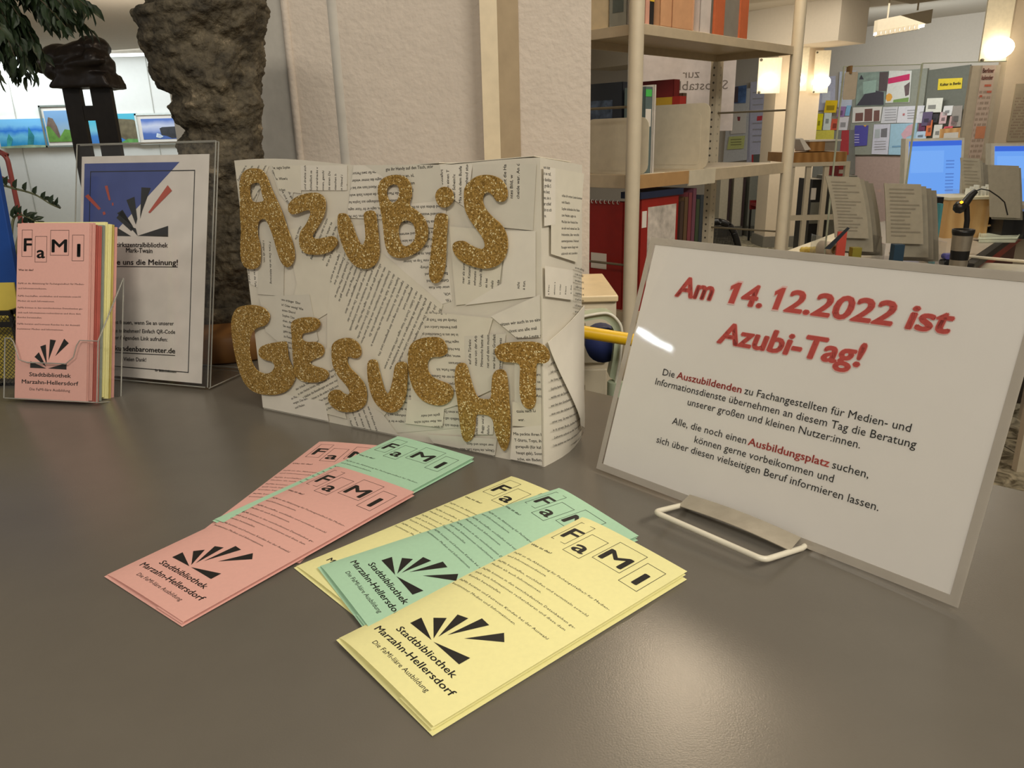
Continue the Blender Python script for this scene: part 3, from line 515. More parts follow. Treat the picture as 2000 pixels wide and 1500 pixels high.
seg3([('können gerne vorbeikommen und', 0, 1, 0)], R8(410,815), R8(928,966), .0060)
seg3([('sich über diesen vielseitigen Beruf informieren lassen.', 0, 1, 0)], R8(270,815), R8(1100,1074), .0060)
hm.build('headline_halo', PINKH, t); rm.build('printed_text', RED, t, 'red bold lettering'); km.build('printed_text', INK, t, 'black text lines')
# wire stand
WF = Fr(atz(1345,990), (atz(1565,1078)-atz(1345,990)).normalized(), SF.z, (0,0,1)); wl = (atz(1565,1078)-atz(1345,990)).length
t = thing('wire_stand', WF(wl/2, 0), 'small cream wire plate stand holding up the laminated sign', 'stand')
f1, f2 = atz(1278,1000,.014), atz(1492,1094,.011); fo = V((0,0,.004))
CW = mat('cream_wire', (216,208,188), .3)
a_ = V((0,0,.003))
def bend(pts, r=.006):
    out = [pts[0]]
    for i in range(1, len(pts)-1):
        p, q, s_ = V(pts[i-1]), V(pts[i]), V(pts[i+1])
        for k in range(6):
            tt = k/5; e0 = q+(p-q).normalized()*r; e1 = q+(s_-q).normalized()*r; out.append(e0*(1-tt)**2+q*2*tt*(1-tt)+e1*tt**2)
    return out+[pts[-1]]
L0, R0 = WF(0,0,.003), WF(wl,0,.003)
MB().tube(bend([L0, f1, f2, R0]), .0022, 10).build('front_wire', CW, t)
bk = -SF.z; bk.z = 0; bk.normalize()
for nm, p in (('side_wire', L0), ('side_wire', R0)):
    MB().tube(bend([p, p+bk*.035+V((0,0,-.0005)), p+bk*.062+V((0,0,.11))], .01), .0022, 10).build(nm, CW, t)
MB().tube([L0+bk*.062+V((0,0,.11)), R0+bk*.062+V((0,0,.11))], .0022, 10).build('top_wire', CW, t)
lip = mat('laminate_lip', (158,148,130), .22, noise_amt=.12, scale=60, bump=.3, bscale=60, coat=.6)
MB().grid(lambda i, j: WF(wl*(.01+.98*i), .001+.016*j*(1-.0*i), .002+.0095*(1-j)**1.0+.002*math.sin(math.pi*i)), 16, 5, (0,0,-.0006)).build('bent_ledge', lip, t)
# ------------------------------------------------------------------ leaflet rack
HF = tilted(-.6006, .864, .0045, -.2032, .2955)
kinds = [(PK,'pink'), (PK,'pink'), (mat('red_paper', (190,100,88), .75),'red'), (mat('red_paper', (190,100,88), .75),'red'), (mat('bluegrey_paper', (146,152,140), .75),'grey green'), (YE,'yellow'), (YE,'yellow'), (mat('ochre_paper', (204,186,104), .75),'ochre'), (PK,'pink')]
wh = ['frontmost in the clear rack, printed face fully visible', 'second in the clear rack, just its right edge showing', 'third from the front in the clear rack', 'fourth from the front in the clear rack', 'between the red and yellow ones in the clear rack', 'sixth from the front in the clear rack, taller than the pink', 'seventh from the front in the clear rack', 'eighth from the front in the clear rack', 'last at the back of the clear rack']
for i, (m, cn) in enumerate(kinds):
    dz = -.0036*i; dx = .0014*i+.0007*math.sin(i*2.3); dyv = .0012*math.sin(i*1.7)+(.004 if i in (5, 6, 7) else 0)
    t = thing('racked_leaflet', HF(LW/2+dx, dyv, dz), '%s folded leaflet, %s' % (cn, wh[i]), 'leaflet', 'leaflets standing in the clear rack')
    for k, nm in enumerate(('front_panel', 'middle_panel', 'back_panel')):
        MB().box((LW/2+dx+(.0006*k), LL/2+dyv, dz-.0009*k-.0003), (LW, LL, .0005), HF).build(nm, m, t)
    if i == 0:
        fn = lambda u, v: HF(u, v, .00012); tm = MB(); leaf_text(tm, fn); tm.build('printed_text', INK, t); lm = MB(); leaf_logo(lm, fn); lm.build('printed_emblem', INK, t)
acr = clear('clear_acrylic', (228,230,224), .07, .03); acre = mat('acrylic_edge', (196,194,184), .1, noise_amt=.15, scale=30, coat=.6, trans=.5)
t = thing('leaflet_rack', HF(LW/2, 0, -.02), 'clear acrylic leaflet rack at the left filled with pink, red and yellow leaflets', 'rack')
x0, x1, zf, zk = -.010, LW+.018, .004, -.036
MB().bb((x0,-.004,zk), (x1,-.0015,zf), HF).build('rack_floor', acr, t)
ct_ = [(x0,0),(x1,0),(x1,.072)]+[(LW-.006,.072),(LW-.010,.066),(LW-.014,.052),(LW-.024,.044)]+[(.022,.044),(.010,.047),(.006,.058),(.002,.068),(-.002,.072),(x0,.072)]
MB().prism([HF(a, b, zf) for a, b in ct_], HF.z*.002).build('front_pocket', acr, t)
MB().prism([HF(x0,0,zk), HF(x0,0,zf), HF(x0,.072,zf), HF(x0,.15,zk)], HF.x*.002).build('side_panel', acr, t)
MB().prism([HF(x1,0,zk), HF(x1,0,zf), HF(x1,.072,zf), HF(x1,.15,zk)], HF.x*-.002).build('side_panel', acr, t)
MB().bb((x0,0,zk-.002), (x1,.15,zk), HF).build('back_panel', acr, t)
e = MB()
for a_, b_ in (((x0,0,zf+.001), (x0,.072,zf+.001)), ((x0,.0,zf), (x1,0,zf)), ((x1,0,zf), (x1,.072,zf)), ((x0,.072,zf), (-.002,.072,zf)), ((x1,.072,zf), (x1,.15,zk)), ((LW-.024,.044,zf+.002), (.022,.044,zf+.002)), ((x1,0,zk), (x1,.15,zk)), ((x1,0,zf), (x1,0,zk))): e.tube([HF(*a_), HF(*b_)], .0008, 6)
for k in range(len(ct_)-9, len(ct_)-1): pass
e.tube([HF(a, b, zf+.001) for a, b in ct_[2:]], .0007, 6)
e.build('bright_edge', acre, t)
prism_feet = [HF(x0, -.004, zk), HF(x1, -.004, zk)]
MB().prism([V((prism_feet[0].x,prism_feet[0].y,.0)), V((prism_feet[1].x,prism_feet[1].y,.0)), prism_feet[1]+V((0,0,0)), prism_feet[0]], (0,.002,0)).build('rear_foot', acr, t)
# ------------------------------------------------------------------ acrylic A4 stand and poster
AF = tilted(-.578, .957, .004, -.325, .265)
AW, AH = .21, .300
t = thing('acrylic_stand', AF(AW/2, 0), 'clear slanted acrylic stand holding the blue and white notice', 'sign holder')
MB().bb((-.003,0,.0015), (AW+.004,AH,.0035), AF).build('front_plate', acr, t)
MB().bb((-.003,0,-.0035), (AW+.004,AH,-.0015), AF).build('back_plate', acr, t)
g = AF(0,0,0); gx = AF.x; gb = V((-gx.y, gx.x, 0))
if gb.y < 0: gb = -gb
ft = [V((g.x,g.y,.001))-gx*.003, V((g.x,g.y,.001))+gx*(AW+.004)]
MB().prism([ft[0], ft[1], ft[1]+gb*.085, ft[0]+gb*.085], (0,0,.0025)).build('foot_plate', acr, t)
e = MB()
for a_, b_ in (((AW+.004,0,.0025), (AW+.004,AH,.0025)), ((-.003,AH,.0025), (AW+.004,AH,.0025)), ((-.003,0,.0025), (-.003,AH,.0025)), ((AW+.004,0,-.0025), (AW+.004,AH,-.0025)), ((-.003,AH,-.0025), (AW+.004,AH,-.0025)), ((0,0,.002), (AW,0,.002))): e.tube([AF(*a_), AF(*b_)], .0008, 6)
e.tube([ft[1]+V((0,0,.002)), ft[1]+gb*.085+V((0,0,.002)), ft[0]+gb*.085+V((0,0,.002))], .0009, 6); e.build('bright_edge', acre, t)
PW, PH, py0 = .200, .281, .004
t = thing('notice_sheet', AF(AW/2, py0, 0), 'blue and white library notice sheet inside the clear slanted stand', 'notice')
px0 = .003
MB().bb((px0,py0,-.0004), (px0+PW,py0+PH,.0002), AF).build('paper_sheet', mat('notice_paper', (214,206,198), .6), t)
an = lambda off: (lambda u, v: AF(px0+u, py0+v, off))
mm = .001
MB().prism([an(.0003)(a*mm, b*mm) for a, b in ((5,272),(156,272),(5,138))], AF.z*.0001).build('blue_corner', mat('notice_blue', (72,84,140), .6), t)
bm_ = MB(); rule(bm_, an(.0006), .015, .012, .180, .262, .0011)
def WP(px, py): p = atp(px, py, AF.o, AF.z)-AF.o; return p.dot(AF.x)-px0, p.dot(AF.y)-py0
S2 = 1418/520.
Wq = lambda x, y: WP(x/S2, 270+y/S2)
for q in (((755,262),(805,265),(760,385),(748,430)), ((675,330),(718,312),(733,430),(725,460)), ((652,382),(622,425),(700,495),(715,480)), ((603,462),(595,520),(700,522)), ((735,520),(897,467),(897,525)), ((690,470),(735,520),(725,480)), ((625,400),(655,382),(710,470))):
    bm_.quad(*[an(.0006)(*Wq(*p)) for p in q])
bm_.build('printed_emblem', mat('notice_black', (44,44,44), .6), t)
rd = MB()
for q in (((895,250),(918,280),(800,400),(792,395)), ((455,310),(472,298),(540,375),(528,383)), ((560,255),(575,252),(592,330),(582,332)), ((598,345),(606,343),(607,358),(600,360)), ((548,395),(560,390),(566,405),(553,410))): rd.quad(*[an(.0007)(*Wq(*p)) for p in q])
rd.build('printed_strokes', mat('notice_red', (176,84,70), .6), t, 'red strokes of the emblem')
tm = MB()
for s, l, r, cap, b in (('Bezirkszentralbibliothek', (590,578), (895,582), .0062, .02), ('Mark-Twain', (673,608), (813,612), .0062, .02), ('Sagen Sie uns die Meinung!', (490,672), (948,676), .0072, .03), ('Wir würden uns freuen, wenn Sie an unserer', (470,985), (927,997), .0052, .015), ('Kundenumfrage teilnehmen! Einfach QR-Code', (480,1030), (934,1042), .0052, .015),
                        ('scannen oder folgenden Link aufrufen:', (500,1065), (893,1082), .0052, .015), ('berlin-kundenbarometer.de', (520,1125), (934,1146), .0068, .03), ('Vielen Dank!', (660,1185), (780,1190), .0052, .015), ('Ihr Bibliotheksteam', (828,1242), (940,1250), .0034, .02)):
    u0, v0 = Wq(*l); u1, v1 = Wq(*r); put(tm, s, an(.0006), u0, v0, math.hypot(u1-u0, v1-v0), cap, bold=b, ang=math.atan2(v1-v0, u1-u0))
for l, r in (((490,680),(948,684)), ((520,1134),(934,1155))):
    u0, v0 = Wq(*l); u1, v1 = Wq(*r); tm.quad(an(.0006)(u0,v0), an(.0006)(u1,v1), an(.0006)(u1,v1-.001), an(.0006)(u0,v0-.001))
tm.build('printed_text', mat('notice_black', (44,44,44), .6), t)
# ------------------------------------------------------------------ stone sculpture on a wooden disc
def loft(mb, rings, n=28, amp=.01, freq=9, seed=0):
    """rings: (centre, half width along x, half depth along y)"""
    vs = []
    for c, rx, ry in rings:
        for k in range(n):
            a = 2*math.pi*k/n; p = V((c.x+rx*math.cos(a), c.y+ry*math.sin(a), c.z))
            d = noise.noise(p*freq+V((seed,0,0)))*amp+noise.noise(p*freq*3+V((0,seed,0)))*amp*.6+abs(noise.noise(p*freq*6+V((0,seed,0))))*amp*.5-amp*.1+abs(noise.noise(p*freq*13))*amp*.3
            vs.append(p+V((math.cos(a), math.sin(a), 0))*d)
    m = len(rings); mb.add(vs, [(i*n+k, i*n+(k+1) % n, (i+1)*n+(k+1) % n, (i+1)*n+k) for i in range(m-1) for k in range(n)], True)
    mb.add([rings[0][0]]+vs[:n], [(0, 1+(k+1) % n, 1+k) for k in range(n)]); mb.add([rings[-1][0]]+vs[-n:], [(0, 1+k, 1+(k+1) % n) for k in range(n)], True)
def interp(tab, y):
    for (a, l0, r0), (b, l1, r1) in zip(tab, tab[1:]):
        if a <= y <= b: k = (y-a)/(b-a); return l0+(l1-l0)*k, r0+(r1-r0)*k
    return tab[-1][1:]
RY = 1.13
tab = [(-90,262,500), (-40,300,515), (0,284,521), (14,290,523), (20,266,523), (32,266,522), (45,275,521), (60,283,520), (80,289,512), (100,299,510), (130,304,511), (150,308,513), (170,318,515), (184,340,516), (192,346,516), (205,340,517), (222,340,516), (240,345,515), (252,360,511), (265,357,508), (285,352,506), (300,350,510), (320,362,512), (350,372,512), (420,380,505), (480,372,512), (560,378,508), (600,385,505), (640,392,500)]
t = thing('stone_sculpture', V((at(440,640,RY).x,RY,0)), 'tall rugged dark brown stone standing on a round wooden disc', 'sculpture')
rings = []
y = 640
while y > -90:
    l, r = interp(tab, y); pl_, pr_ = at(l, y, RY), at(r, y, RY); c = (pl_+pr_)/2; rings.append((c, (pr_.x-pl_.x)/2-.003, (pr_.x-pl_.x)*.42)); y -= 3
def rockmat():
    m = mat('rugged_stone', (92,80,64), .8, noise_amt=.2, scale=30, bump=1, bscale=45); nt = m.node_tree; b = nt.nodes['Principled BSDF']
    tc = nt.nodes.new('ShaderNodeTexCoord'); nz = nt.nodes.new('ShaderNodeTexNoise'); nz.inputs['Scale'].default_value = 28; nz.inputs['Detail'].default_value = 10; nz.inputs['Roughness'].default_value = .75
    rp = nt.nodes.new('ShaderNodeValToRGB'); e = rp.color_ramp.elements; e[0].position = .38; e[0].color = srgb(46,40,30); e[1].position = .60; e[1].color = srgb(96,86,68); k = e.new(.72); k.color = srgb(160,142,116)
    nt.links.new(tc.outputs['Object'], nz.inputs['Vector']); nt.links.new(nz.outputs['Fac'], rp.inputs[0]); nt.links.new(rp.outputs[0], b.inputs['Base Color'])
    for n_ in nt.nodes:
        if n_.type == 'BUMP': n_.inputs['Distance'].default_value = .012
    return m
mb = MB(); loft(mb, rings, 150, .013, 13, 3); mb.build('stone', rockmat(), t)
mb = MB(); zz = at(440,648,RY).z; c = at(440,640,RY)
mb.lathe((c.x+.01, RY, 0), [(0,0),(.128,0),(.134,.004),(.134,.036),(.128,.042),(0,.042)], 48); mb.build('wooden_disc', wood('disc_wood', (104,68,34), (134,92,48), 10), t)
loftc = (c.x, RY, .042); MB().lathe(loftc, [(0,0),(.06,0),(.055,max(zz-.03,.02)),(0,max(zz-.03,.02))], 24).build('stone_foot', rockmat(), t)
# ------------------------------------------------------------------ dark bronze on an H pedestal, further back
PYD = 3.0
t = thing('sculpture_pedestal', V((at(180,300,PYD).x,PYD,FLOOR_Z)), 'dark wooden pedestal of two uprights joined by a crossbar', 'pedestal')
dk = mat('dark_stained_wood', (38,32,28), .4, noise_amt=.2)
pt = at(118,168,PYD); zt = pt.z; xl, xr = pt.x, at(222,170,PYD).x
for nm, a_, b_ in (('upright', xl+.01, at(157,172,PYD).x), ('upright', at(178,172,PYD).x, xr-.01)): MB().bb((a_,PYD-.012,FLOOR_Z), (b_,PYD+.012,zt)).build(nm, dk, t)
MB().bb((xl+.02,PYD-.010,at(160,236,PYD).z), (xr-.02,PYD+.010,at(160,207,PYD).z)).build('crossbar', dk, t)
MB().bb((xl-.02,PYD-.10,FLOOR_Z), (xr+.02,PYD+.10,FLOOR_Z+.05)).build('base', dk, t)
brz = mat('dark_bronze', (52,46,44), .35, metal=.4, bump=.5, bscale=12)
t = thing('bronze_sculpture', V((at(160,168,PYD).x,PYD,zt)), 'crouching dark bronze figure lying on top of the pedestal', 'sculpture')
mb = MB(); ppm = 3.05/1471
def blob(px, py, rx, ry, dy=0., rz=.06, rot=0.):
    c = at(px, py, PYD+dy); vs = []; n = 18; ca, sa = math.cos(rot), math.sin(rot)
    for i in range(9):
        a = math.pi*i/8
        for k in range(n):
            b = 2*math.pi*k/n; x, y_, z = math.sin(a)*math.cos(b)*rx*ppm, math.sin(a)*math.sin(b)*rz, math.cos(a)*ry*ppm; vs.append(c+V((x*ca-z*sa, y_, x*sa+z*ca)))
    mb.add(vs, [(i*n+k, i*n+(k+1) % n, (i+1)*n+(k+1) % n, (i+1)*n+k) for i in range(8) for k in range(n)], True)
for q in ((150,112,52,20,0,.08,.18), (190,92,20,17,0,.07,0), (190,112,19,16,-.02,.07,0), (120,112,32,22,.0,.07,0), (160,140,56,20,0,.08,0), (205,130,14,20,0,.06,0), (176,80,16,8,0,.05,.2), (108,135,20,20,0,.06,0), (140,95,36,10,-.03,.04,.22), (165,122,40,10,-.06,.03,.1)): blob(*q)
mb.prism([at(94,171,PYD-.07), at(214,170,PYD-.07), at(211,160,PYD-.07), at(200,142,PYD-.07), at(110,142,PYD-.07), at(99,160,PYD-.07)], (0,.14,0))
o = mb.build('reclining_body', brz, t)
md = o.modifiers.new('fuse', 'REMESH'); md.mode = 'VOXEL'; md.voxel_size = .006; md.use_smooth_shade = True
tx = bpy.data.textures.new('bronze_lumps', 'CLOUDS'); tx.noise_scale = .06; md = o.modifiers.new('lumps', 'DISPLACE'); md.texture = tx; md.strength = .012; md.mid_level = .5
mb = MB(); blob(80,124,17,17,-.01,.036); o = mb.build('head', brz, t); o.modifiers.new('soft', 'SUBSURF').levels = 1
hb = at(70,110,PYD); MB().tube([hb+V((.0,0,-.01)), at(66,100,PYD), at(74,96,PYD)], .008, 8, r2=.004).build('raised_hand', brz, t)
# ------------------------------------------------------------------ gallery pictures
def artmat(name, stops, scale=4, z0=0, z1=1, nz=.3):
    m = mat(name, stops[0][1], .6); nt = m.node_tree; b = nt.nodes['Principled BSDF']
    tc = nt.nodes.new('ShaderNodeTexCoord'); sp = nt.nodes.new('ShaderNodeSeparateXYZ'); nzn = nt.nodes.new('ShaderNodeTexNoise'); nzn.inputs['Scale'].default_value = scale; nzn.inputs['Detail'].default_value = 6
    ad = nt.nodes.new('ShaderNodeMath'); ad.operation = 'MULTIPLY_ADD'; ad.inputs[1].default_value = nz; mr = nt.nodes.new('ShaderNodeMapRange'); mr.inputs[1].default_value = z0; mr.inputs[2].default_value = z1
    rp = nt.nodes.new('ShaderNodeValToRGB'); e = rp.color_ramp.elements; e[0].position = stops[0][0]; e[0].color = srgb(*stops[0][1]); e[1].position = stops[-1][0]; e[1].color = srgb(*stops[-1][1])
    for p_, c_ in stops[1:-1]: q = e.new(p_); q.color = srgb(*c_)
    nt.links.new(tc.outputs['Object'], sp.inputs[0]); nt.links.new(tc.outputs['Object'], nzn.inputs['Vector']); nt.links.new(sp.outputs['Z'], mr.inputs[0])
    nt.links.new(nzn.outputs['Fac'], ad.inputs[0]); nt.links.new(mr.outputs[0], ad.inputs[2]); nt.links.new(ad.outputs[0], rp.inputs[0]); nt.links.new(rp.outputs[0], b.inputs['Base Color']); return m
def picture(px, label, frame_col, art, mount, shapes):
    GY = 9.47; l, tp, r, bt = px; a_, b_ = at(l, bt, GY), at(r, tp, GY); x0, x1, z0, z1 = a_.x, b_.x, a_.z, b_.z
    t = thing('framed_picture', V(((x0+x1)/2, GY, z0)), label, 'picture', 'pictures on the gallery wall')
    if frame_col:
        f = MB()
        for q in ((x0,z0,x1,z0+.02), (x0,z1-.02,x1,z1), (x0,z0,x0+.02,z1), (x1-.02,z0,x1,z1)): f.bb((q[0],GY-.02,q[1]), (q[2],GY+.02,q[3]))
        f.build('frame', frame_col, t)
    MB().bb((x0+.004,GY-.005,z0+.004), (x1-.004,GY+.02,z1-.004)).build('mount_board', PAPER, t)
    w_, h_ = x1-x0, z1-z0; mx, my = mount
    X = lambda u: x0+w_*(mx+(1-2*mx)*u); Zf = lambda v: z0+h_*(my+(1-2*my)*v)
    q = MB(); q.bb((X(0),GY-.009,Zf(0)), (X(1),GY-.004,Zf(1))); o = q.build('painting', art, t)
    for i, (nm, col, pts) in enumerate(shapes):
        MB().prism([V((X(u),GY-.010-.0015*(i+1),Zf(v))) for u, v in pts], (0,.001,0)).build(nm, mat('art_'+nm+'_%d_%d_%d' % col, col, .7, noise_amt=.3, scale=14), t)
    return t
silver = mat('thin_metal_frame', (150,158,150), .35, metal=.5)
picture((3,230,86,291), 'bright blue underwater painting of sea plants, leftmost on the gallery wall', None, artmat('art_underwater', [(0,(30,120,150)), (.35,(50,150,205)), (.6,(110,190,225)), (.8,(40,120,215)), (1,(120,190,235))], 9, 0, .32, .35), (.01,.02), [('weed', (60,150,150), [(.12,0),(.2,.0),(.28,.32),(.22,.5),(.16,.3)]), ('weed', (44,130,140), [(.55,0),(.66,0),(.74,.4),(.66,.72),(.6,.3)]), ('seabed', (150,170,140), [(0,0),(1,0),(1,.07),(.6,.1),(0,.06)])])
picture((92,204,161,288), 'framed green cliff landscape beneath a pale sky, partly behind the pedestal', silver, artmat('art_castle', [(0,(120,150,70)), (.4,(150,150,90)), (.6,(150,175,190)), (1,(120,160,200))], 6, 0, .35, .3), (.09,.13), [('rock', (110,92,80), [(0,.45),(.1,.8),(.22,.75),(.3,.5),(.35,.1),(0,0)]), ('meadow', (96,140,60), [(0,0),(1,0),(1,.3),(.5,.4),(.3,.1),(.1,.5),(0,.5)])])
picture((164,220,266,285), 'unframed painting of a brown sea cliff and turquoise sky, right of the pedestal', None, artmat('art_cliff', [(0,(60,120,190)), (.45,(70,130,200)), (.7,(120,190,210)), (1,(80,180,205))], 7, 0, .3, .25), (.01,.02), [('cliff', (108,98,74), [(.52,.8),(.6,.85),(.95,.8),(1,.7),(1,.1),(.85,.1),(.75,.15),(.62,.3),(.6,.55),(.5,.6)]), ('grass', (96,150,80), [(.6,0),(1,0),(1,.16),(.8,.18)]), ('surf', (150,180,220), [(.52,.02),(.62,.02),(.66,.25),(.6,.4),(.55,.2)])])
picture((273,220,350,283), 'white-mounted seascape with a black headland, next to the stone', mat('pale_frame', (214,220,214), .5), artmat('art_headland', [(0,(70,100,170)), (.5,(80,110,180)), (.6,(150,165,210)), (.8,(200,205,225)), (1,(90,120,190))], 6, 0, .3, .2), (.12,.17), [('headland', (58,58,62), [(.52,.52),(.6,.58),(1,.6),(1,.05),(.85,.03),(.7,.15),(.55,.2)]), ('surf', (210,220,235), [(.38,.1),(.5,.05),(.6,.12),(.5,.26),(.42,.3)])])
# ------------------------------------------------------------------ plants
def leafmesh(L_, W_, name):
    me = bpy.data.meshes.new(name); pts = [(0,0,0), (.25*L_,W_*.42,.004), (.55*L_,W_*.5,-.002), (.85*L_,W_*.2,-.01), (L_,0,-.02*L_/.06), (.85*L_,-W_*.2,-.01), (.55*L_,-W_*.5,-.002), (.25*L_,-W_*.42,.004), (.5*L_,0,-.006)]
    me.from_pydata([tuple(p) for p in pts], [], [(0,1,8),(1,2,8),(2,3,8),(3,4,8),(4,5,8),(5,6,8),(6,7,8),(7,0,8)]); me.polygons.foreach_set('use_smooth', [True]*8); return me
fig = mat('ficus_leaf', (50,66,42), .45, noise_amt=.3); fm = leafmesh(.062, .026, 'leaf'); fm.materials.append(fig)
FY = 1.9; rb = at(-60,-40,FY)
t = thing('weeping_fig', V((rb.x,FY,FLOOR_Z)), 'weeping fig tree whose dark green leaves hang in at the top left corner', 'tree')
bark = mat('grey_bark', (96,84,66), .8, bump=.5, bscale=40)
MB().tube([V((rb.x-.1,FY,FLOOR_Z)), V((rb.x-.08,FY,-.2)), V((rb.x-.1,FY,.5)), V((rb.x-.02,FY,rb.z+.05))], .025, 10, r2=.015).build('trunk', bark, t)
rnd = random.Random(5); nl = 0
extra = MB()
for bi in range(44):
    tipx, tipy = rnd.uniform(-40,178), 0
    tipy = rnd.uniform(20,148) if tipx < 90 else rnd.uniform(0, 62)
    if bi > 40: tipx, tipy = rnd.uniform(-25,14), rnd.uniform(95,142)
    p1 = at(tipx, tipy, FY+rnd.uniform(-.14,.14)); p0 = at(tipx*.35-50, tipy*.3-70, FY)
    mid = (p0+p1)/2+V((0,0,.035)); pth = [p0*(1-k)**2+mid*2*k*(1-k)+p1*k*k for k in [q/7 for q in range(8)]]
    MB().tube(pth, .002, 5, r2=.0008).build('twig', bark, t)
    for k in range(2, 30):
        s = .2+.8*k/29.01; i = min(int(s*7), 6); fr_ = s*7-i; p = pth[i].lerp(pth[i+1], fr_); d = (pth[i+1]-pth[i]).normalized()
        sd = V((rnd.uniform(-1,1), rnd.uniform(-1,1), rnd.uniform(-.9,.1))).normalized(); dr = (d*.7+sd*.8+V((0,0,-.55))).normalized()
        if rnd.random() < .72 and nl < 9999:
            M3 = (dr.to_track_quat('X', 'Z').to_matrix() @ Matrix.Rotation(rnd.uniform(-1.2,1.2), 3, 'X')); sc_ = rnd.uniform(.42,.7); extra.add([p+M3 @ (v.co*sc_) for v in fm.vertices], [tuple(q.vertices) for q in fm.polygons], True); continue
        if nl >= 298: continue
        o = bpy.data.objects.new('leaf', fm); COL.objects.link(o); o.parent = t; o.location = p-t.location
        o.rotation_euler = (dr.to_track_quat('X', 'Z').to_matrix() @ Matrix.Rotation(rnd.uniform(-1.2,1.2), 3, 'X')).to_euler(); o.scale = (rnd.uniform(.45,.72),)*3; nl += 1
extra.build('small_leaves', fig, t)['kind'] = 'stuff'
ZY = 1.5
t = thing('potted_zamioculcas', V((at(30,470,ZY).x,ZY,-.35)), 'dark leafy potted plant with arching fronds behind the clear rack', 'plant')
zm = mat('glossy_leaf', (52,66,48), .3, noise_amt=.2); zl = leafmesh(.045, .022, 'leaf'); zl.materials.append(zm); stm = mat('green_stem', (110,112,80), .5)
pc = at(22,520,ZY); MB().lathe((pc.x,ZY,-.35), [(0,0),(.09,0),(.12,pc.z+.35+.02),(.11,pc.z+.35+.02),(.1,pc.z+.35)], 24).build('pot', mat('brown_pot', (84,74,60), .6), t)
MB().lathe((pc.x,ZY,pc.z), [(0,-.01),(.108,-.01)], 24).build('soil', mat('soil', (50,40,30), .9), t)
for pts in ([(20,520),(10,420),(0,366),(30,369),(68,380),(98,398),(120,408)], [(20,520),(24,440),(34,420),(55,425),(85,440)], [(15,520),(8,430),(4,400),(-6,385)], [(25,520),(40,450),(60,438),(72,445)], [(10,520),(-5,400),(-12,360),(4,358)]):
    P = [at(a, b, ZY+.03*math.sin(i)) for i, (a, b) in enumerate(pts)]; sp_ = []
    for i in range(len(P)-1):
        a_, b_, c_, d_ = P[max(i-1,0)], P[i], P[i+1], P[min(i+2,len(P)-1)]
        for k in range(6): q = k/6; sp_.append(.5*((2*b_)+(c_-a_)*q+(2*a_-5*b_+4*c_-d_)*q*q+(-a_+3*b_-3*c_+d_)*q**3))
    MB().tube(sp_, .003, 6, r2=.0012).build('stem', stm, t)
    n0 = len(sp_)//3; j = 0
    for i in range(n0, len(sp_)-1, 3):
        for sd in (1, -1)[:2 if i > len(sp_)*.7 else 1]:
            d = (sp_[i+1]-sp_[i]).normalized(); up = V((0, 0, 1)); dr = (d*.55+up*(.9 if sd > 0 else .35)+V((0,.6*-sd,0))).normalized()
            o = bpy.data.objects.new('leaf', zl); COL.objects.link(o); o.parent = t; o.location = sp_[i]-t.location; sc = .72-.34*(i/len(sp_))
            o.rotation_euler = (dr.to_track_quat('X', 'Y').to_matrix() @ Matrix.Rotation(.5*sd, 3, 'X')).to_euler(); o.scale = (sc,)*3
t = thing('tube_frame_rack', V((at(40,440,2.1).x,2.1,FLOOR_Z)), 'coral red bent tube frame behind the arching plant at far left', 'rack')
cor = mat('coral_tube', (170,84,80), .35)
q = [at(-60,290,2.1), at(0,297,2.1), at(13,303,2.1), at(37,415,2.1)]; q.append(V((at(44,450,2.1).x,2.1,FLOOR_Z))); MB().tube(bend(q, .02), .0062, 10).build('upright_tube', cor, t)
MB().tube([at(-60,330,2.1), at(0,346,2.1), at(22,356,2.1)], .005, 8).build('cross_tube', cor, t)
# ------------------------------------------------------------------ wire mesh tray with blue folder, far left of the counter
MX = .93; xr_ = at(33,660,MX).x; xl_ = xr_-.11
t = thing('mesh_letter_holder', V(((xr_+xl_)/2,MX+.03,0)), 'black wire mesh letter holder at the far left edge of the counter', 'holder')
zt_ = at(30,606,MX).z; zq = at(30,632,MX).z
bk_ = MB()
for a_, b_ in (((xl_,MX,0), (xr_,MX,.004)), ((xl_,MX-.002,zt_-.006), (xr_,MX+.002,zt_)), ((xl_,MX-.002,zq-.004), (xr_,MX+.002,zq+.003)), ((xl_,MX+.06,0), (xr_,MX+.064,.004)), ((xl_,MX+.06,zt_+.02), (xr_,MX+.064,zt_+.026))): bk_.bb(a_, b_)
for x_ in (xl_, xr_-.004): bk_.bb((x_,MX,0), (x_+.004,MX+.004,zt_)); bk_.bb((x_,MX+.06,0), (x_+.004,MX+.064,zt_+.026)); bk_.bb((x_,MX,0), (x_+.004,MX+.064,.004)); bk_.bb((x_,MX,zt_-.006), (x_+.004,MX+.064,zt_))
bk_.build('rim_frame', BLACK, t)
ms = MB()
def meshpanel(o, u, v, W_, H_, st=.0052, r=.00045):
    n_ = int((W_+H_)/st)
    for k in range(n_):
        s0 = k*st
        a0_, b0_ = (s0, 0) if s0 <= W_ else (W_, s0-W_); a1_, b1_ = (0, s0) if s0 <= H_ else (s0-H_, H_)
        ms.tube([o+u*a0_+v*b0_, o+u*a1_+v*b1_], r, 3, False); ms.tube([o+u*(W_-a0_)+v*b0_, o+u*(W_-a1_)+v*b1_], r, 3, False)
meshpanel(V((xl_,MX,0)), V((1,0,0)), V((0,0,1)), xr_-xl_, zt_-.004); meshpanel(V((xr_,MX,0)), V((0,1,0)), V((0,0,1)), .062, zt_-.004)
ms.build('wire_mesh', BLACK, t)['kind'] = 'stuff'
BF = tilted(xr_-.155, MX+.030, .006, -.05, .06)
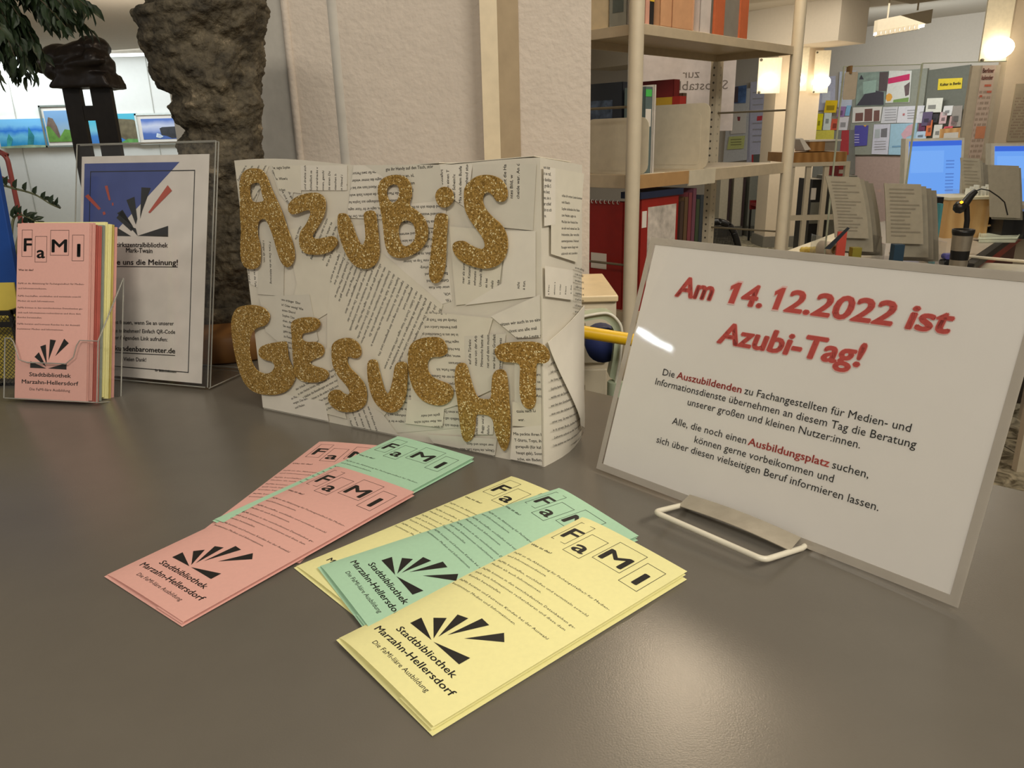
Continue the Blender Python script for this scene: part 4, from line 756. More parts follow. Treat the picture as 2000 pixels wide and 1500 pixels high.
MB().bb((0,0,-.004), (.155,.285,.004), BF).build('blue_folder', mat('bright_blue_card', (20,66,140), .45), None, bevel=.0008)
o = bpy.data.objects['blue_folder']; tag(o, 'bright blue folder standing in the black mesh holder at the left edge', 'folder')
YF = tilted(xr_-.12, MX+.018, .006, -.05, .10)
h_ = at(20,553,MX+.02).z/math.cos(.1)
MB().bb((0,0,-.001), (.116,h_-.006,.001), YF).build('yellow_card', mat('yellow_card', (214,190,84), .6), None); tag(bpy.data.objects['yellow_card'], 'yellow card standing before the blue folder in the mesh holder', 'card')
# ------------------------------------------------------------------ steel shelf unit
DA = 1.85
Ab = at(1236,343,DA); Bb = at(1537,325,DA*1.32)
AB = V((Bb.x-Ab.x, Bb.y-Ab.y, 0)); abl = AB.length; sx_ = AB.normalized(); sy_ = V((-sx_.y, sx_.x, 0)); sd_ = .262
ZS1b, ZS1t = at(1238,65,DA).z, at(1238,43,DA).z       # top shelf underside / upper face
ZS2t, ZS2b = at(1233,343,DA).z, at(1233,370,DA).z
ZS3t = at(1215,600,DA).z-.02
ZS3t = min(ZS3t, -.06)
SFm = Fr((Ab.x, Ab.y, 0), sx_, sy_)
t = thing('steel_shelf_unit', SFm(abl/2, sd_/2, FLOOR_Z), 'tall cream steel shelf unit with round front posts, right of the pillar', 'shelf')
for a_, b_ in ((0,0), (abl,0)): MB().tube([SFm(a_,b_,FLOOR_Z), SFm(a_,b_,1.35)], .0175, 20).build('round_post', STEEL, t)
for a_, b_ in ((0,sd_), (abl,sd_)):
    p = MB().bb((a_-.018,b_-.012,FLOOR_Z), (a_+.018,b_+.012,1.35), SFm).build('perforated_post', STEEL, t)
    h = MB()
    for k in range(80):
        z = -.5+k*.0225; c = SFm(a_+.004, b_-.0125, z); h.lathe(c, [(0,-.0005),(.0036,-.0005)], 8, -sy_)
        c = SFm(a_-.0185, b_, z); h.lathe(c, [(0,-.0005),(.0036,-.0005)], 8, -sx_)
    h.build('slot_holes', BLACK, p)
for z0, z1 in ((ZS1b, ZS1t), (ZS2b, ZS2t), (ZS3t-.027, ZS3t), (-.5,-.475), (-.85,-.825)):
    s = MB(); s.bb((.018,.004,z1-.003), (abl-.018,sd_-.004,z1), SFm); s.bb((.018,.002,z0), (abl-.018,.006,z1), SFm); s.bb((.018,sd_-.006,z0), (abl-.018,sd_-.002,z1), SFm)
    s.bb((.016,.004,z0), (.020,sd_-.004,z1), SFm); s.bb((abl-.020,.004,z0), (abl-.016,sd_-.004,z1), SFm); s.build('shelf_board', mat('shelf_steel', (190,174,148), .4), t, bevel=.001)
for z in ((at(1470,218,DA*1.37).z), (at(1195,520,DA).z)):
    for a_ in (0, abl): MB().tube([SFm(a_,0,z), SFm(a_,sd_,z)], .003, 8).build('side_rod', mat('dull_rod', (130,120,100), .4, metal=.5), t)
s0, s1 = .30, .46
MB().bb((s0*abl,-.004,ZS2b-.006), (s1*abl,.001,ZS2t+.001), SFm).build('label_holder', mat('label_holder', (206,196,174), .4), t, 'pale blank label holder')
MB().bb((.02,-.003,ZS2b), (s0*abl-.002,.0015,ZS2t), SFm).build('front_strip', mat('tan_card_strip', (176,138,92), .6), t, 'tan card strip')
def book(x, y, z, w_, d_, h_, cov, label, group, cat='book', name='book', extra=None, fr=SFm):
    """thickness w_ along the shelf, depth d_, height h_"""
    t = thing(name, fr(x+w_/2, y+d_/2, z), label, cat, group)
    c = MB(); c.bb((x,y,z), (x+.0018,y+d_,z+h_), fr); c.bb((x+w_-.0018,y,z), (x+w_,y+d_,z+h_), fr); c.bb((x,y,z), (x+w_,y+.0018,z+h_), fr); c.build('cover', cov, t)
    MB().bb((x+.0018,y+.0018,z+.003), (x+w_-.0018,y+d_-.003,z+h_-.003), fr).build('pages', PAPER, t)
    if extra: extra(t, x, y, z, w_, d_, h_)
    return t
def M(n, c, r=.55): return mat(n, c, r)
salmon, tan, greyf, orange = M('salmon_card', (206,164,134)), M('tan_card', (206,156,116)), M('grey_file', (134,128,118)), M('orange_tape', (196,104,66), .3)
def fbox(name, x0, x1, y0, y1, z0, z1, m, label, cat, group=None, parts=()):
    t = thing(name, SFm((x0+x1)/2,(y0+y1)/2,z0), label, cat, group)
    b = MB(); b.bb((x0,y0,z0), (x1,y0+.002,z1), SFm); b.bb((x0,y1-.002,z0), (x1,y1,z1), SFm); b.bb((x0,y0,z0), (x0+.002,y1,z1), SFm); b.bb((x1-.002,y0,z0), (x1,y1,z1), SFm); b.bb((x0,y0,z0), (x1,y1,z0+.002), SFm); b.build('case', m, t)
    for nm, a, b_, mm_ in parts: MB().bb(a, b_, SFm).build(nm, mm_, t)
    return t
def s_at(px, py=0):   # shelf parameter along the front edge for an image column
    d = ray(px, 200); d.z = 0; o = V((Ab.x, Ab.y, 0)); m_ = Matrix(((d.x, -sx_.x), (d.y, -sx_.y))); r = m_.inverted() @ o.to_2d(); return r[1]
zt1 = ZS1t
x_ = s_at(1262)
book(x_, .01, zt1, .018, .08, .22, M('rose_cover', (214,160,140)), 'rose coloured thin book on the top shelf right behind the near post', 'media on the top shelf')
book(x_+.020, .012, zt1, .018, .08, .23, M('black_cover', (40,38,38)), 'black book with a yellow patch on the top shelf next to the rose book', 'media on the top shelf', extra=lambda t, x, y, z, w_, d_, h_: MB().bb((x,y-.001,z+.05), (x+w_,y,z+.075), SFm).build('yellow_patch', M('yellow_patch', (220,180,60)), t))
a_, b_ = s_at(1287), s_at(1350)
fbox('magazine_file', a_, b_, .005, .24, zt1, zt1+.26, tan, 'large salmon tan cardboard magazine file on the top shelf', 'file', None, (('front_seam', (a_+(b_-a_)*.33,.003,zt1), (a_+(b_-a_)*.34,.006,zt1+.26), M('seam_brown', (150,106,76))), ('end_flap', (b_-.004,.003,zt1), (b_,.2,zt1+.24), salmon)))  # front seam is a thin strip in a browner card tone
a_, b_ = s_at(1366), s_at(1386)
book(a_, .01, zt1, b_-a_, .2, .24, M('white_cover', (206,196,190)), 'white folder of papers on the top shelf between tan and grey files', 'media on the top shelf')
a_, b_ = s_at(1390), s_at(1452)
fbox('magazine_file', a_, b_, .008, .22, zt1, zt1+.24, greyf, 'grey magazine file with orange edges at the far end of the top shelf', 'file', None, (('orange_edge', (a_-.002,.003,zt1), (a_+(b_-a_)*.27,.009,zt1+.24), orange), ('orange_edge', (b_-(b_-a_)*.24,.003,zt1), (b_+.001,.009,zt1+.24), orange)))
# items seen left of the near post on the top shelf (their covers face the left end)
fbox('magazine_file', .03, .09, .10, .25, zt1, zt1+.2, M('cream_card', (222,204,170)), 'cream cardboard file on the top shelf beside the pillar edge', 'file')
book(.025, .045, zt1, .02, .05, .19, M('picture_cover', (150,150,140)), 'small picture case with green sticker on the top shelf left of the near post', 'media on the top shelf', 'case', 'disc_case', lambda t, x, y, z, w_, d_, h_: (MB().bb((x-.001,y+.01,z+.03), (x,y+d_-.01,z+.1), SFm).build('cover_photo', M('cover_photo', (96,104,100)), t), MB().bb((x-.002,y+.012,z+.075), (x-.001,y+.026,z+.09), SFm).build('green_sticker', M('green_sticker', (80,190,90)), t)))
# middle shelf
z2 = ZS2t
def bookend(s, y0, y1, h_, label, hole=True, m=None):
    t = thing('bookend', SFm(s, (y0+y1)/2, z2), label, 'bookend', 'steel bookends on the middle shelf')
    w_ = y1-y0; c = (y0+y1)/2; fr = Fr(SFm(s, c, z2+h_/2), sy_, sx_, (0,0,1))
    m = m or mat('bookend_cream', (204,194,172), .35)
    MB().rbox((0,0,0), (w_,.0018,h_), .022, fr).build('upright_plate', m, t)
    MB().rbox((0,-.001,-.006), (w_*.76,.001,h_*.8), .014, fr).build('pressed_panel', m, t)
    MB().bb((s,y0+.01,z2), (s+.09,y1-.01,z2+.0012), SFm).build('foot_plate', m, t)
yb0, yb1 = .012, .200
sA = s_at(1270); sB = s_at(1390)
bookend(sA, .001, .19, .132, 'cream bookend at the near end of the middle shelf, before the dark binder')
bookend(sB, .002, .215, .168, 'larger cream bookend in the middle of the shelf with a second panel')
book(sA+.006, .085, z2, .055, .17, .215, M('dark_binder', (44,48,56), .35), 'dark blue grey binder with a city photo on its cover, middle shelf', 'media on the middle shelf', 'binder', 'binder', lambda t, x, y, z, w_, d_, h_: MB().bb((x-.001,y+.03,z+.075), (x,y+d_-.05,z+.175), SFm).build('cover_photo', mat('city_photo', (74,88,110), .4, noise_amt=.6, scale=60), t))
def stick(t, x, y, z, w_, d_, h_):
    MB().bb((x+.002,y-.001,z+h_-.022), (x+w_-.004,y,z+h_-.006), SFm).build('green_sticker', M('green_sticker', (80,190,90)), t); MB().bb((x+.003,y-.001,z+h_-.09), (x+w_-.005,y,z+h_-.05), SFm).build('code_label', PAPER, t)
book(sA+.005, .018, z2, .030, .06, .20, M('petrol_cover', (96,112,112), .4), 'tall grey green book with a green sticker, second behind the near bookend', 'media on the middle shelf', extra=stick)
book(sA+.037, .014, z2, .008, .07, .205, M('pale_cover', (214,206,196)), 'thin white spined book next to the yellow book, middle shelf', 'media on the middle shelf')
book(sB+.004, .10, z2, .030, .14, .188, M('yellow_cover', (200,160,50)), 'yellow book with a red corner behind the larger bookend', 'media on the middle shelf', extra=lambda t, x, y, z, w_, d_, h_: MB().bb((x-.001,y-.002,z+h_-.022), (x+w_,y+.022,z+h_+.001), SFm).build('red_corner', M('red_corner', (170,50,40)), t))
book(sB+.036, .14, z2, .03, .11, .235, M('dark_red_cover', (120,34,32)), 'dark red book standing tallest behind the yellow book', 'media on the middle shelf')
book(sB+.068, .13, z2, .02, .12, .20, M('brown_cover', (96,76,58)), 'brown book last in the row behind the larger bookend', 'media on the middle shelf')
# lower shelf
z3 = ZS3t
bookend_z = z3
t = thing('bookend', SFm(.02, .2, z3), 'plain white bookend at the left end of the lower shelf', 'bookend', 'steel bookends on the middle shelf')
del t['group']
MB().rbox((0,0,0), (.12,.0018,.13), .02, Fr(SFm(.025, .225, z3+.065), sy_, sx_, (0,0,1))).build('upright_plate', mat('bookend_cream', (204,194,172), .35), t)
MB().bb((.025,.17,z3), (.09,.28,z3+.0012), SFm).build('foot_plate', mat('bookend_cream', (204,194,172), .35), t)
redc = mat('red_cover', (150,36,30), .35)
def spiral(t, x, y, z, w_, d_, h_):
    for k in range(14): MB().lathe(SFm(x-.002, y+.015+k*(d_-.03)/13, z+h_), [(.004,-.001),(.0055,-.001),(.0055,.001),(.004,.001),(.004,-.001)], 10, sy_).build('spiral_ring', mat('wire_white', (210,205,198), .4), t)
    MB().bb((x-.001,y+.05,z+.10), (x,y+.1,z+.14), SFm).build('title_block', PAPER, t)
h3 = ZS2b-z3
book(.035, .05, z3, .03, .205, h3-.035, redc, 'red spiral bound calendar standing at the near end of the lower shelf', 'media on the lower shelf', 'calendar', 'spiral_calendar', spiral)
a_ = s_at(1262); b_ = s_at(1338)
def rb(t, x, y, z, w_, d_, h_):
    MB().bb((x+w_*.18,y-.001,z+.01), (x+w_*.93,y,z+h_-.022), SFm).build('cover_photo', mat('pale_cover_photo', (196,186,176), .5, noise_amt=.35, scale=30), t)
    MB().bb((x+w_*.03,y-.0015,z+h_-.07), (x+w_*.14,y,z+h_-.03), SFm).build('code_label', PAPER, t)
book(a_, .006, z3, b_-a_, .03, h3-.026, redc, 'red cased game box with a pale photo cover facing out on the lower shelf', 'media on the lower shelf', 'box', 'game_box', rb)
MB().bb((a_-.01,.0,h3+z3-.0255), (b_+.012,.06,h3+z3-.010), SFm).build('navy_book', M('navy_cover', (34,42,66)), None); tag(bpy.data.objects['navy_book'], 'navy book lying flat on top of the red game box', 'book')
cols = [(70,52,44),(96,72,50),(120,60,66),(110,66,80),(60,70,50),(52,58,64)]
names = ['dark brown','light brown','dull red','plum','olive','slate']
x0_ = b_+.006
for k in range(6):
    wk = (s_at(1388)-x0_)/6
    book(x0_+k*wk, .004, z3, wk*.92, .17, h3-.045+.010*((k*5) % 4), M('spine_%d' % k, cols[k]), '%s slim book on the lower shelf, %s from the red game box' % (names[k], ('first','second','third','fourth','fifth','sixth')[k]), 'media on the lower shelf')
for k, (c, n_) in enumerate((((40,60,66),'dark teal'), ((110,150,146),'pale teal'))):
    book(s_at(1391)+k*.018, .06, z3, .015, .16, h3-.05-.06*k, M('teal_%d' % k, c), '%s book at the far end of the lower shelf near the perforated post' % n_, 'media on the lower shelf')
# mirrored notice hanging behind the shelf
MY = 2.95
a_, b_ = at(1238,118,MY), at(1430,255,MY)
t = thing('hanging_notice', V(((a_.x+b_.x)/2,MY,b_.z)), 'white notice hanging behind the shelf, seen from the back with mirrored letters', 'notice')
nm_ = mat('translucent_notice', (206,200,202), .6); nm_.node_tree.nodes['Principled BSDF'].inputs['Transmission Weight'].default_value = 0
MB().bb((a_.x,MY,b_.z), (b_.x,MY+.002,a_.z+.03)).build('sheet', nm_, t)
tm = MB(); fn = lambda u, v: V((b_.x-u, MY-.001, v)); u0 = b_.x-at(1420,190,MY).x; ue = b_.x-at(1256,190,MY).x
put(tm, 'Selbstabholung', fn, u0, at(1420,174,MY).z, ue-u0, .033, bold=0); uz = b_.x-at(1366,150,MY).x; put(tm, 'zur', fn, uz, at(1350,152,MY).z, .062, .03)
tm.build('printed_text', M('grey_print', (120,112,108)), t)
for x_ in (a_.x+.03, b_.x-.03): MB().tube([V((x_,MY,a_.z+.02)), V((x_,MY,CEIL))], .0012, 5).build('hanging_thread', M('thread', (170,165,155)), t)
# ------------------------------------------------------------------ book cart behind the box: yellow rail, steel drawers
CY = 1.35
t = thing('drawer_cabinet', V((at(1100,600,1.2).x,1.27,FLOOR_Z)), 'small cream steel drawer cabinet behind the yellow rail', 'cabinet')
ctl = at(1199,568,1.20); cz = ctl.z
MB().bb((ctl.x-.25,1.17,cz-.27), (ctl.x,1.36,cz-.006)).build('carcass', STEEL, t); MB().bb((ctl.x-.252,1.162,cz-.010), (ctl.x+.002,1.365,cz)).build('top_plate', mat('warm_cream_steel', (222,200,160), .35), t, bevel=.002)
dr = MB().bb((ctl.x-.23,1.163,cz-.11), (ctl.x-.014,1.17,cz-.020)).build('drawer', STEEL, t, bevel=.002); MB().bb((ctl.x-.19,1.154,cz-.050), (ctl.x-.05,1.163,cz-.042)).build('handle', M('handle_drab', (150,138,112)), dr)  # handles in a drabber tone than the drawer fronts
dr = MB().bb((ctl.x-.23,1.163,cz-.22), (ctl.x-.014,1.17,cz-.12)).build('drawer', STEEL, t, bevel=.002); MB().bb((ctl.x-.19,1.154,cz-.152), (ctl.x-.05,1.163,cz-.144)).build('handle', M('handle_drab', (150,138,112)), dr)
for x_ in (ctl.x-.24, ctl.x-.012): MB().bb((x_,1.175,FLOOR_Z), (x_+.012,1.35,cz-.27)).build('leg', STEEL, t)
t = thing('book_trolley', V((at(1180,700,1.06).x,1.05,FLOOR_Z)), 'book trolley with a yellow handle rail and pale green curved side frame', 'trolley')
y1_ = at(1100,642,1.0); y2_ = at(1260,668,1.0); MB().tube([y1_-V((.12,0,0)), y1_, y2_, y2_+V((.05,0,-.004))], .0088, 16).build('handle_rail', mat('yellow_rail', (232,186,30), .35), t, 'bright yellow rail')
pg = mat('pale_green_steel', (176,186,160), .3)
cp = [(1060,640),(1120,622),(1165,612),(1190,612),(1208,628),(1214,650),(1210,700),(1202,745)]
pts = [at(a, b, 1.06) for a, b in cp]; sp_ = []
for i in range(len(pts)-1):
    a0_, b0_, c0_, d0_ = pts[max(i-1,0)], pts[i], pts[i+1], pts[min(i+2,len(pts)-1)]
    for k in range(5): q = k/5; sp_.append(.5*((2*b0_)+(c0_-a0_)*q+(2*a0_-5*b0_+4*c0_-d0_)*q*q+(-a0_+3*b0_-3*c0_+d0_)*q**3))
sp_.append(pts[-1]); nsp = len(sp_)
MB().grid(lambda i, j: sp_[min(int(i*(nsp-1)+.5), nsp-1)]*(1)+V((0,.0,0))+(V((at(1130,690,1.06).x,1.06,at(1130,690,1.06).z))-sp_[min(int(i*(nsp-1)+.5), nsp-1)])*(.16*j), nsp-1, 2, (0,.03,0)).build('curved_side', pg, t)
MB().tube([p-V((0,.004,0)) for p in sp_], .0022, 6).build('edge_bead', mat('bead_white', (214,210,196), .3), t)
q = at(1202,745,1.06); MB().tube([q, V((q.x-.01,1.06,FLOOR_Z+.06))], .012, 8).build('leg', pg, t); q2 = at(1060,640,1.06); MB().tube([q2, V((q2.x,1.06,FLOOR_Z+.06))], .012, 8).build('leg', pg, t)
for x_ in (q.x-.01, q2.x): MB().lathe((x_,1.06,FLOOR_Z+.03), [(0,-.012),(.03,-.012),(.03,.012),(0,.012)], 16, (0,1,0)).build('caster', BLACK, t)
q = at(1175,652,1.10); MB().lathe((q.x,1.095,q.z-.012), [(0,-.02),(.026,-.02),(.026,.02),(0,.02)], 20, (0,1,0)).build('blue_roll', M('deep_blue', (40,52,104)), None); tag(bpy.data.objects['blue_roll'], 'deep blue round roll inside the pale green trolley frame', 'roll')
dr_ = mat('dark_red_fabric', (92,24,22), .6)
q = at(1168,745,1.25)
t = thing('red_crate', V((q.x,1.26,FLOOR_Z)), 'dark red crate stack on the floor below the drawer cabinet', 'crate')
for k in range(4): MB().bb((q.x-.17,1.20,FLOOR_Z+.004+k*.14), (q.x+.02,1.33,FLOOR_Z+.13+k*.14), None).build('crate_panel', dr_, t); 
for k in range(4): MB().bb((q.x-.175,1.195,FLOOR_Z+.12+k*.14), (q.x+.024,1.335,FLOOR_Z+.135+k*.14)).build('rim', mat('crate_rim', (70,18,18), .5), t)
# ------------------------------------------------------------------ columns with lamp plates
def column(name, l, r, y, ybase, dp):
    a_, b_ = at(l, ybase, y), at(r, ybase, y); w_ = b_.x-a_.x
    o = struct(MB().bb((a_.x,y,FLOOR_Z), (b_.x,y+w_*dp,CEIL)).build(name, mat('column_paint', (212,196,172), .8, noise_amt=.02)))
    struct(MB().bb((a_.x-.02,y-.02,FLOOR_Z), (b_.x+.02,y+w_*dp+.02,FLOOR_Z+.12)).build('baseboard_column', mat('grey_skirting', (118,114,104), .6)))
    return a_.x, b_.x
C1 = 8.6
c1a, c1b = column('column_1', 1506, 1590, C1, 300, .8)
C2 = 5.0
c2a, c2b = column('column_2', 1946, 2075, C2, 250, .2)
fro = mat('frosted_plate', (236,226,200), .5); fro.node_tree.nodes['Principled BSDF'].inputs['Transmission Weight'].default_value = .0
def lamp(l, tp, r, bt, y, cx, cy, rx, label, k=9, pw_=10):
    a_, b_ = at(l, bt, y), at(r, tp, y); c = at(cx, cy, y)
    t = thing('plate_wall_lamp', V(((a_.x+b_.x)/2,y,a_.z)), label, 'lamp', 'glowing plate lamps on the columns')
    MB().bb((a_.x,y,a_.z), (b_.x,y+.012,b_.z)).build('frosted_plate', fro, t)
    rr_ = (at(cx+rx, cy, y).x-c.x); m = MB(); m.lathe((c.x,y-.004,c.z), [(rr_*math.sin(math.pi*q/10)+.0001, -rr_*.75*math.cos(math.pi*q/10)) for q in range(11)], 20, (0,0,1)); m.build('glass_globe', glow('globe_glow', (255,238,205), k), t)
    MB().bb((c.x-.02,y+.012,c.z-.02), (c.x+.02,y+.06,c.z+.02)).build('bracket', STEEL, t)
    d_ = (b_.x-a_.x)
    for z in (a_.z+.012, b_.z-.02):
        MB().lathe((a_.x+d_*.09,y-.006,z), [(0,-.006),(d_*.055,-.006),(d_*.055,.006),(0,.006)], 14, (0,1,0)).build('clamp', M('dark_clamp', (96,90,74)), t)
    bulb('plate_lamp_light', (c.x, y-.35, c.z), pw_, WARM, .08)
lamp(1478,112,1528,183,C1-.10,1501,160,17,'glowing plate lamp seen through the shelf, left face of the far column', 6, 2.2)
lamp(1552,92,1582,178,C1-.14,1560,158,13,'glowing plate lamp just right of the far shelf post', 6, 1.2)
lamp(1586,98,1624,182,C1-.06,1604,160,17,'glowing plate lamp, rightmost of the three on the far column', 6, 2.2)
lamp(1912,-60,1994,122,C2-.08,1949,94,27,'large glowing plate lamp on the near column at the upper right', 6, 2.5)
# ------------------------------------------------------------------ notice wall things (mounted on the oblique wall)
Wo = V((WL.x, WL.y, 0))
def wq(px, py, off=.02): return atp(px, py, Wo+wn*off, wn)
def panel(mb, pts, off, th): return mb.prism([wq(a, b, off) for a, b in pts], -wn*th)
def wthing(name, pts, off, th, m, label, cat, group=None, part='panel'):
    P = [wq(a, b, off) for a, b in pts]; c = sum(P, V((0,0,0)))/len(P); c.z = min(p.z for p in P)
    t = thing(name, c, label, cat, group); MB().prism(P, -wn*th).build(part, m, t); return t
olive = mat('olive_board', (150,150,136), .7); dolive = mat('dark_olive_board', (112,112,100), .7)
t = wthing('notice_board', [(1666,147),(1810,134),(1806,212),(1770,345),(1657,300)][:0] or [(1668,146),(1812,133),(1792,303),(1657,302)], .06, .04, olive, 'pale olive notice board with posters behind the screens', 'board')
t = wthing('display_wall_board', [(1814,137),(1896,126),(1880,300),(1795,302)], .03, .02, dolive, 'dark olive board carrying the yellow sign and leaflet rack', 'board')
def poster(pts, m, label, extra=(), off=.075, group='posters on the notice board', cat='poster'):
    t = wthing('poster', pts, off, .004, m, label, cat, group, 'sheet')
    for i, (nm, p_, m_) in enumerate(extra): mb = MB(); panel(mb, p_, off+.003+.0012*i, .001); mb.build(nm, m_, t)
    return t
poster([(1676,142),(1736,139),(1727,206),(1671,207)], mat('street_photo', (140,154,142), .5, noise_amt=.3, scale=10), 'dark poster of a street with a lamp and dark car, top left of the board', [('dark_car', [(1690,182),(1706,176),(1726,180),(1726,205),(1673,206)], M('poster_dark', (72,68,76))), ('brown_banner', [(1718,141),(1735,140),(1731,178),(1716,178)], M('poster_brown', (94,80,80))), ('house', [(1685,160),(1712,156),(1710,180),(1686,184)], M('poster_mint', (160,182,168))), ('lamp_shape', [(1678,155),(1682,146),(1687,155)], M('poster_dark', (72,68,76)))])
poster([(1737,138),(1781,138),(1776,200),(1729,201)], mat('party_poster', (228,226,216), .5), 'white poster with a pink banner and fruit, top right of the board', [('pink_banner', [(1735,153),(1777,144),(1776,156),(1734,164)], M('banner_pink', (214,50,104))), ('orange_fruit', [(1731,186),(1736,182),(1741,184),(1743,190),(1739,197),(1733,198),(1730,193)], M('fruit_orange', (236,170,70))), ('green_plants', [(1745,195),(1775,190),(1774,199),(1744,200)], M('plants_green', (130,160,90))), ('figures', [(1766,168),(1777,160),(1775,185),(1768,188)], M('figures_mixed', (110,90,90)))])
poster([(1666,210),(1723,208),(1719,237),(1664,240)], PAPER, 'white leaflet with three brown facades, middle row left', [('facade_%s' % 'abc'[i] if 0 else 'facade', [(a,b),(c,b-1),(c-1,236),(a-1,237)], M('facade_brown', (122,84,76))) for i, (a, b, c) in enumerate(((1671,221,1686),(1689,213,1704),(1707,216,1718)))])
poster([(1725,209),(1754,208),(1750,240),(1720,241)], M('text_sheet', (214,210,212)), 'pale grey text sheet in the middle row', [('text_line', [(1728,214+5*k),(1750,213+5*k),(1750,214.5+5*k),(1728,215.5+5*k)], M('line_grey', (170,166,170))) for k in range(5)])
poster([(1755,208),(1806,206),(1800,240),(1751,240)], M('map_sheet', (226,222,226)), 'white map sheet with reddish dots, middle row right', [('text_line', [(1772,215+5*k),(1790,214+5*k),(1790,216+5*k),(1772,217+5*k)], M('line_grey', (170,166,170))) for k in range(4)]+[('map_mark', [(1763,222),(1767,221),(1767,225),(1763,226)], M('mark_red', (200,120,120)))])
poster([(1670,245),(1696,245),(1693,284),(1665,286)], M('violet_poster', (84,78,160)), 'small violet poster, bottom row left', [('text_line', [(1669,262+5*k),(1678,262+5*k),(1678,264+5*k),(1668,264+5*k)], M('line_lilac', (180,170,210))) for k in range(4)]+[('orange_sun', [(1686,245),(1693,244),(1690,248)], M('fruit_orange', (236,170,70)))])
poster([(1707,243),(1739,242),(1734,302),(1702,301)], M('programme_sheet', (210,206,216)), 'white programme sheet with a dark photo, bottom row', [('photo', [(1721,252),(1733,250),(1732,268),(1720,268)], M('photo_grey', (120,116,120))), ('photo', [(1709,253),(1719,252),(1718,269),(1708,270)], M('photo_pale', (176,180,180)))]+[('text_line', [(1708,276+5*k),(1730,275+5*k),(1730,276.5+5*k),(1708,277.5+5*k)], M('line_grey', (170,166,170))) for k in range(4)])
poster([(1740,242),(1792,240),(1786,303),(1735,302)], M('sky_poster', (166,200,218)), 'light blue poster with a pink figure, bottom row right', [('pink_figure', [(1760,262),(1772,246),(1786,240),(1784,262),(1770,268),(1772,280),(1764,272)], M('figure_pink', (216,170,180))), ('text_line', [(1742,285),(1762,284),(1762,287),(1742,288)], M('line_blue', (120,160,190)))])
t = wthing('yellow_sign', [(1833,154),(1880,152),(1878,173),(1831,176)], .04, .006, M('sign_yellow', (236,206,40)), 'yellow sign reading Kultur in Berlin on the dark olive board', 'sign', None, 'plate')
def wall_text(t, s, l, r, capx, off, m, nm='printed_text'):
    p, q = wq(*l, off), wq(*r, off); u = (q-p).normalized(); k = q-p; mb = MB(); put(mb, s, lambda a, b: p+u*a+V((0,0,b)), 0, 0, k.length, capx, bold=.02); mb.build(nm, m, t)
wall_text(t, 'Kultur in Berlin', (1836,168), (1876,165), .032, .048, INK)
# leaflet racks right of the board
rnd = random.Random(3)
kind = [((1808,191,1842,220),(228,224,210),'white event'), ((1841,206,1862,226),(220,216,212),'pale grey'), ((1858,206,1880,248),(150,140,130),'grey brown'), ((1800,218,1822,246),(96,80,110),'dark violet'), ((1816,222,1834,240),(50,44,48),'black'), ((1834,218,1851,242),(206,170,170),'pale rose'), ((1853,226,1872,248),(190,150,146),'dusty pink'), ((1808,234,1822,266),(214,110,60),'orange'), ((1792,240,1808,270),(110,52,84),'plum'), ((1788,256,1812,272),(186,206,226),'light blue'), ((1822,243,1841,270),(212,206,194),'cream'), ((1842,246,1862,254),(206,80,90),'crimson')]
place = ('top of the wall rack', 'upper right of the wall rack', 'rightmost in the wall rack', 'left in the wall rack', 'centre left of the wall rack', 'centre of the wall rack', 'right of centre in the wall rack', 'lower centre left of the rack', 'lower left of the rack', 'bottom left of the rack', 'above the wooden box of the rack', 'just above the wooden box edge')
t = wthing('wall_leaflet_rack', [(1788,272),(1880,268),(1880,275),(1788,279)], .14, .12, clear('rack_plastic', (220,220,214), .15, .1), 'clear plastic wall rack of colourful leaflets right of the notice board', 'rack', None, 'lower_ledge')
for yv in (218, 246): mb = MB(); panel(mb, [(1796,yv),(1882,yv-3),(1882,yv+2),(1796,yv+5)], .12, .08); mb.build('ledge', clear('rack_plastic'), t)
for i, ((x0_, y0_, x1_, y1_), c, n_) in enumerate(kind):
    tt = wthing('wall_leaflet', [(x0_+3,y0_+1),(x1_,y0_),(x1_-4,y1_-1),(x0_-1,y1_)], .13+.006*(i % 4), .006, M('leaflet_%d' % i, c), '%s leaflet at the %s' % (n_, place[i]), 'leaflet', 'leaflets in the wall rack', 'cover')
    mb = MB(); xm = (x0_+x1_)/2; ym = (y0_+y1_)/2; panel(mb, [(x0_+5,ym),(xm+3,ym-1),(xm+2,ym+(y1_-y0_)*.25),(x0_+4,ym+(y1_-y0_)*.25)], .134+.006*(i % 4), .001); mb.build('cover_picture', M('leafpic_%d' % i, tuple(int(v_*.62) for v_ in c)), tt)
t = wthing('wooden_rack_box', [(1836,252),(1878,249),(1877,272),(1834,273)], .16, .10, wood('pine_light', (172,120,62), (196,148,88), 6), 'small wooden leaflet box hanging at the right of the wall rack', 'box', None, 'front')
mb = MB(); panel(mb, [(1844,260),(1872,258),(1871,272),(1842,273)], .163, .002); mb.build('front_opening', M('opening_pale', (190,180,168)), t)
# lower wall below the board: reddish brown back panels
t = wthing('wall_panel', [(1660,306),(1880,304),(1880,460),(1655,440)], .03, .02, M('mauve_panel', (176,150,138)), 'mauve brown panel on the wall below the notice board', 'panel')
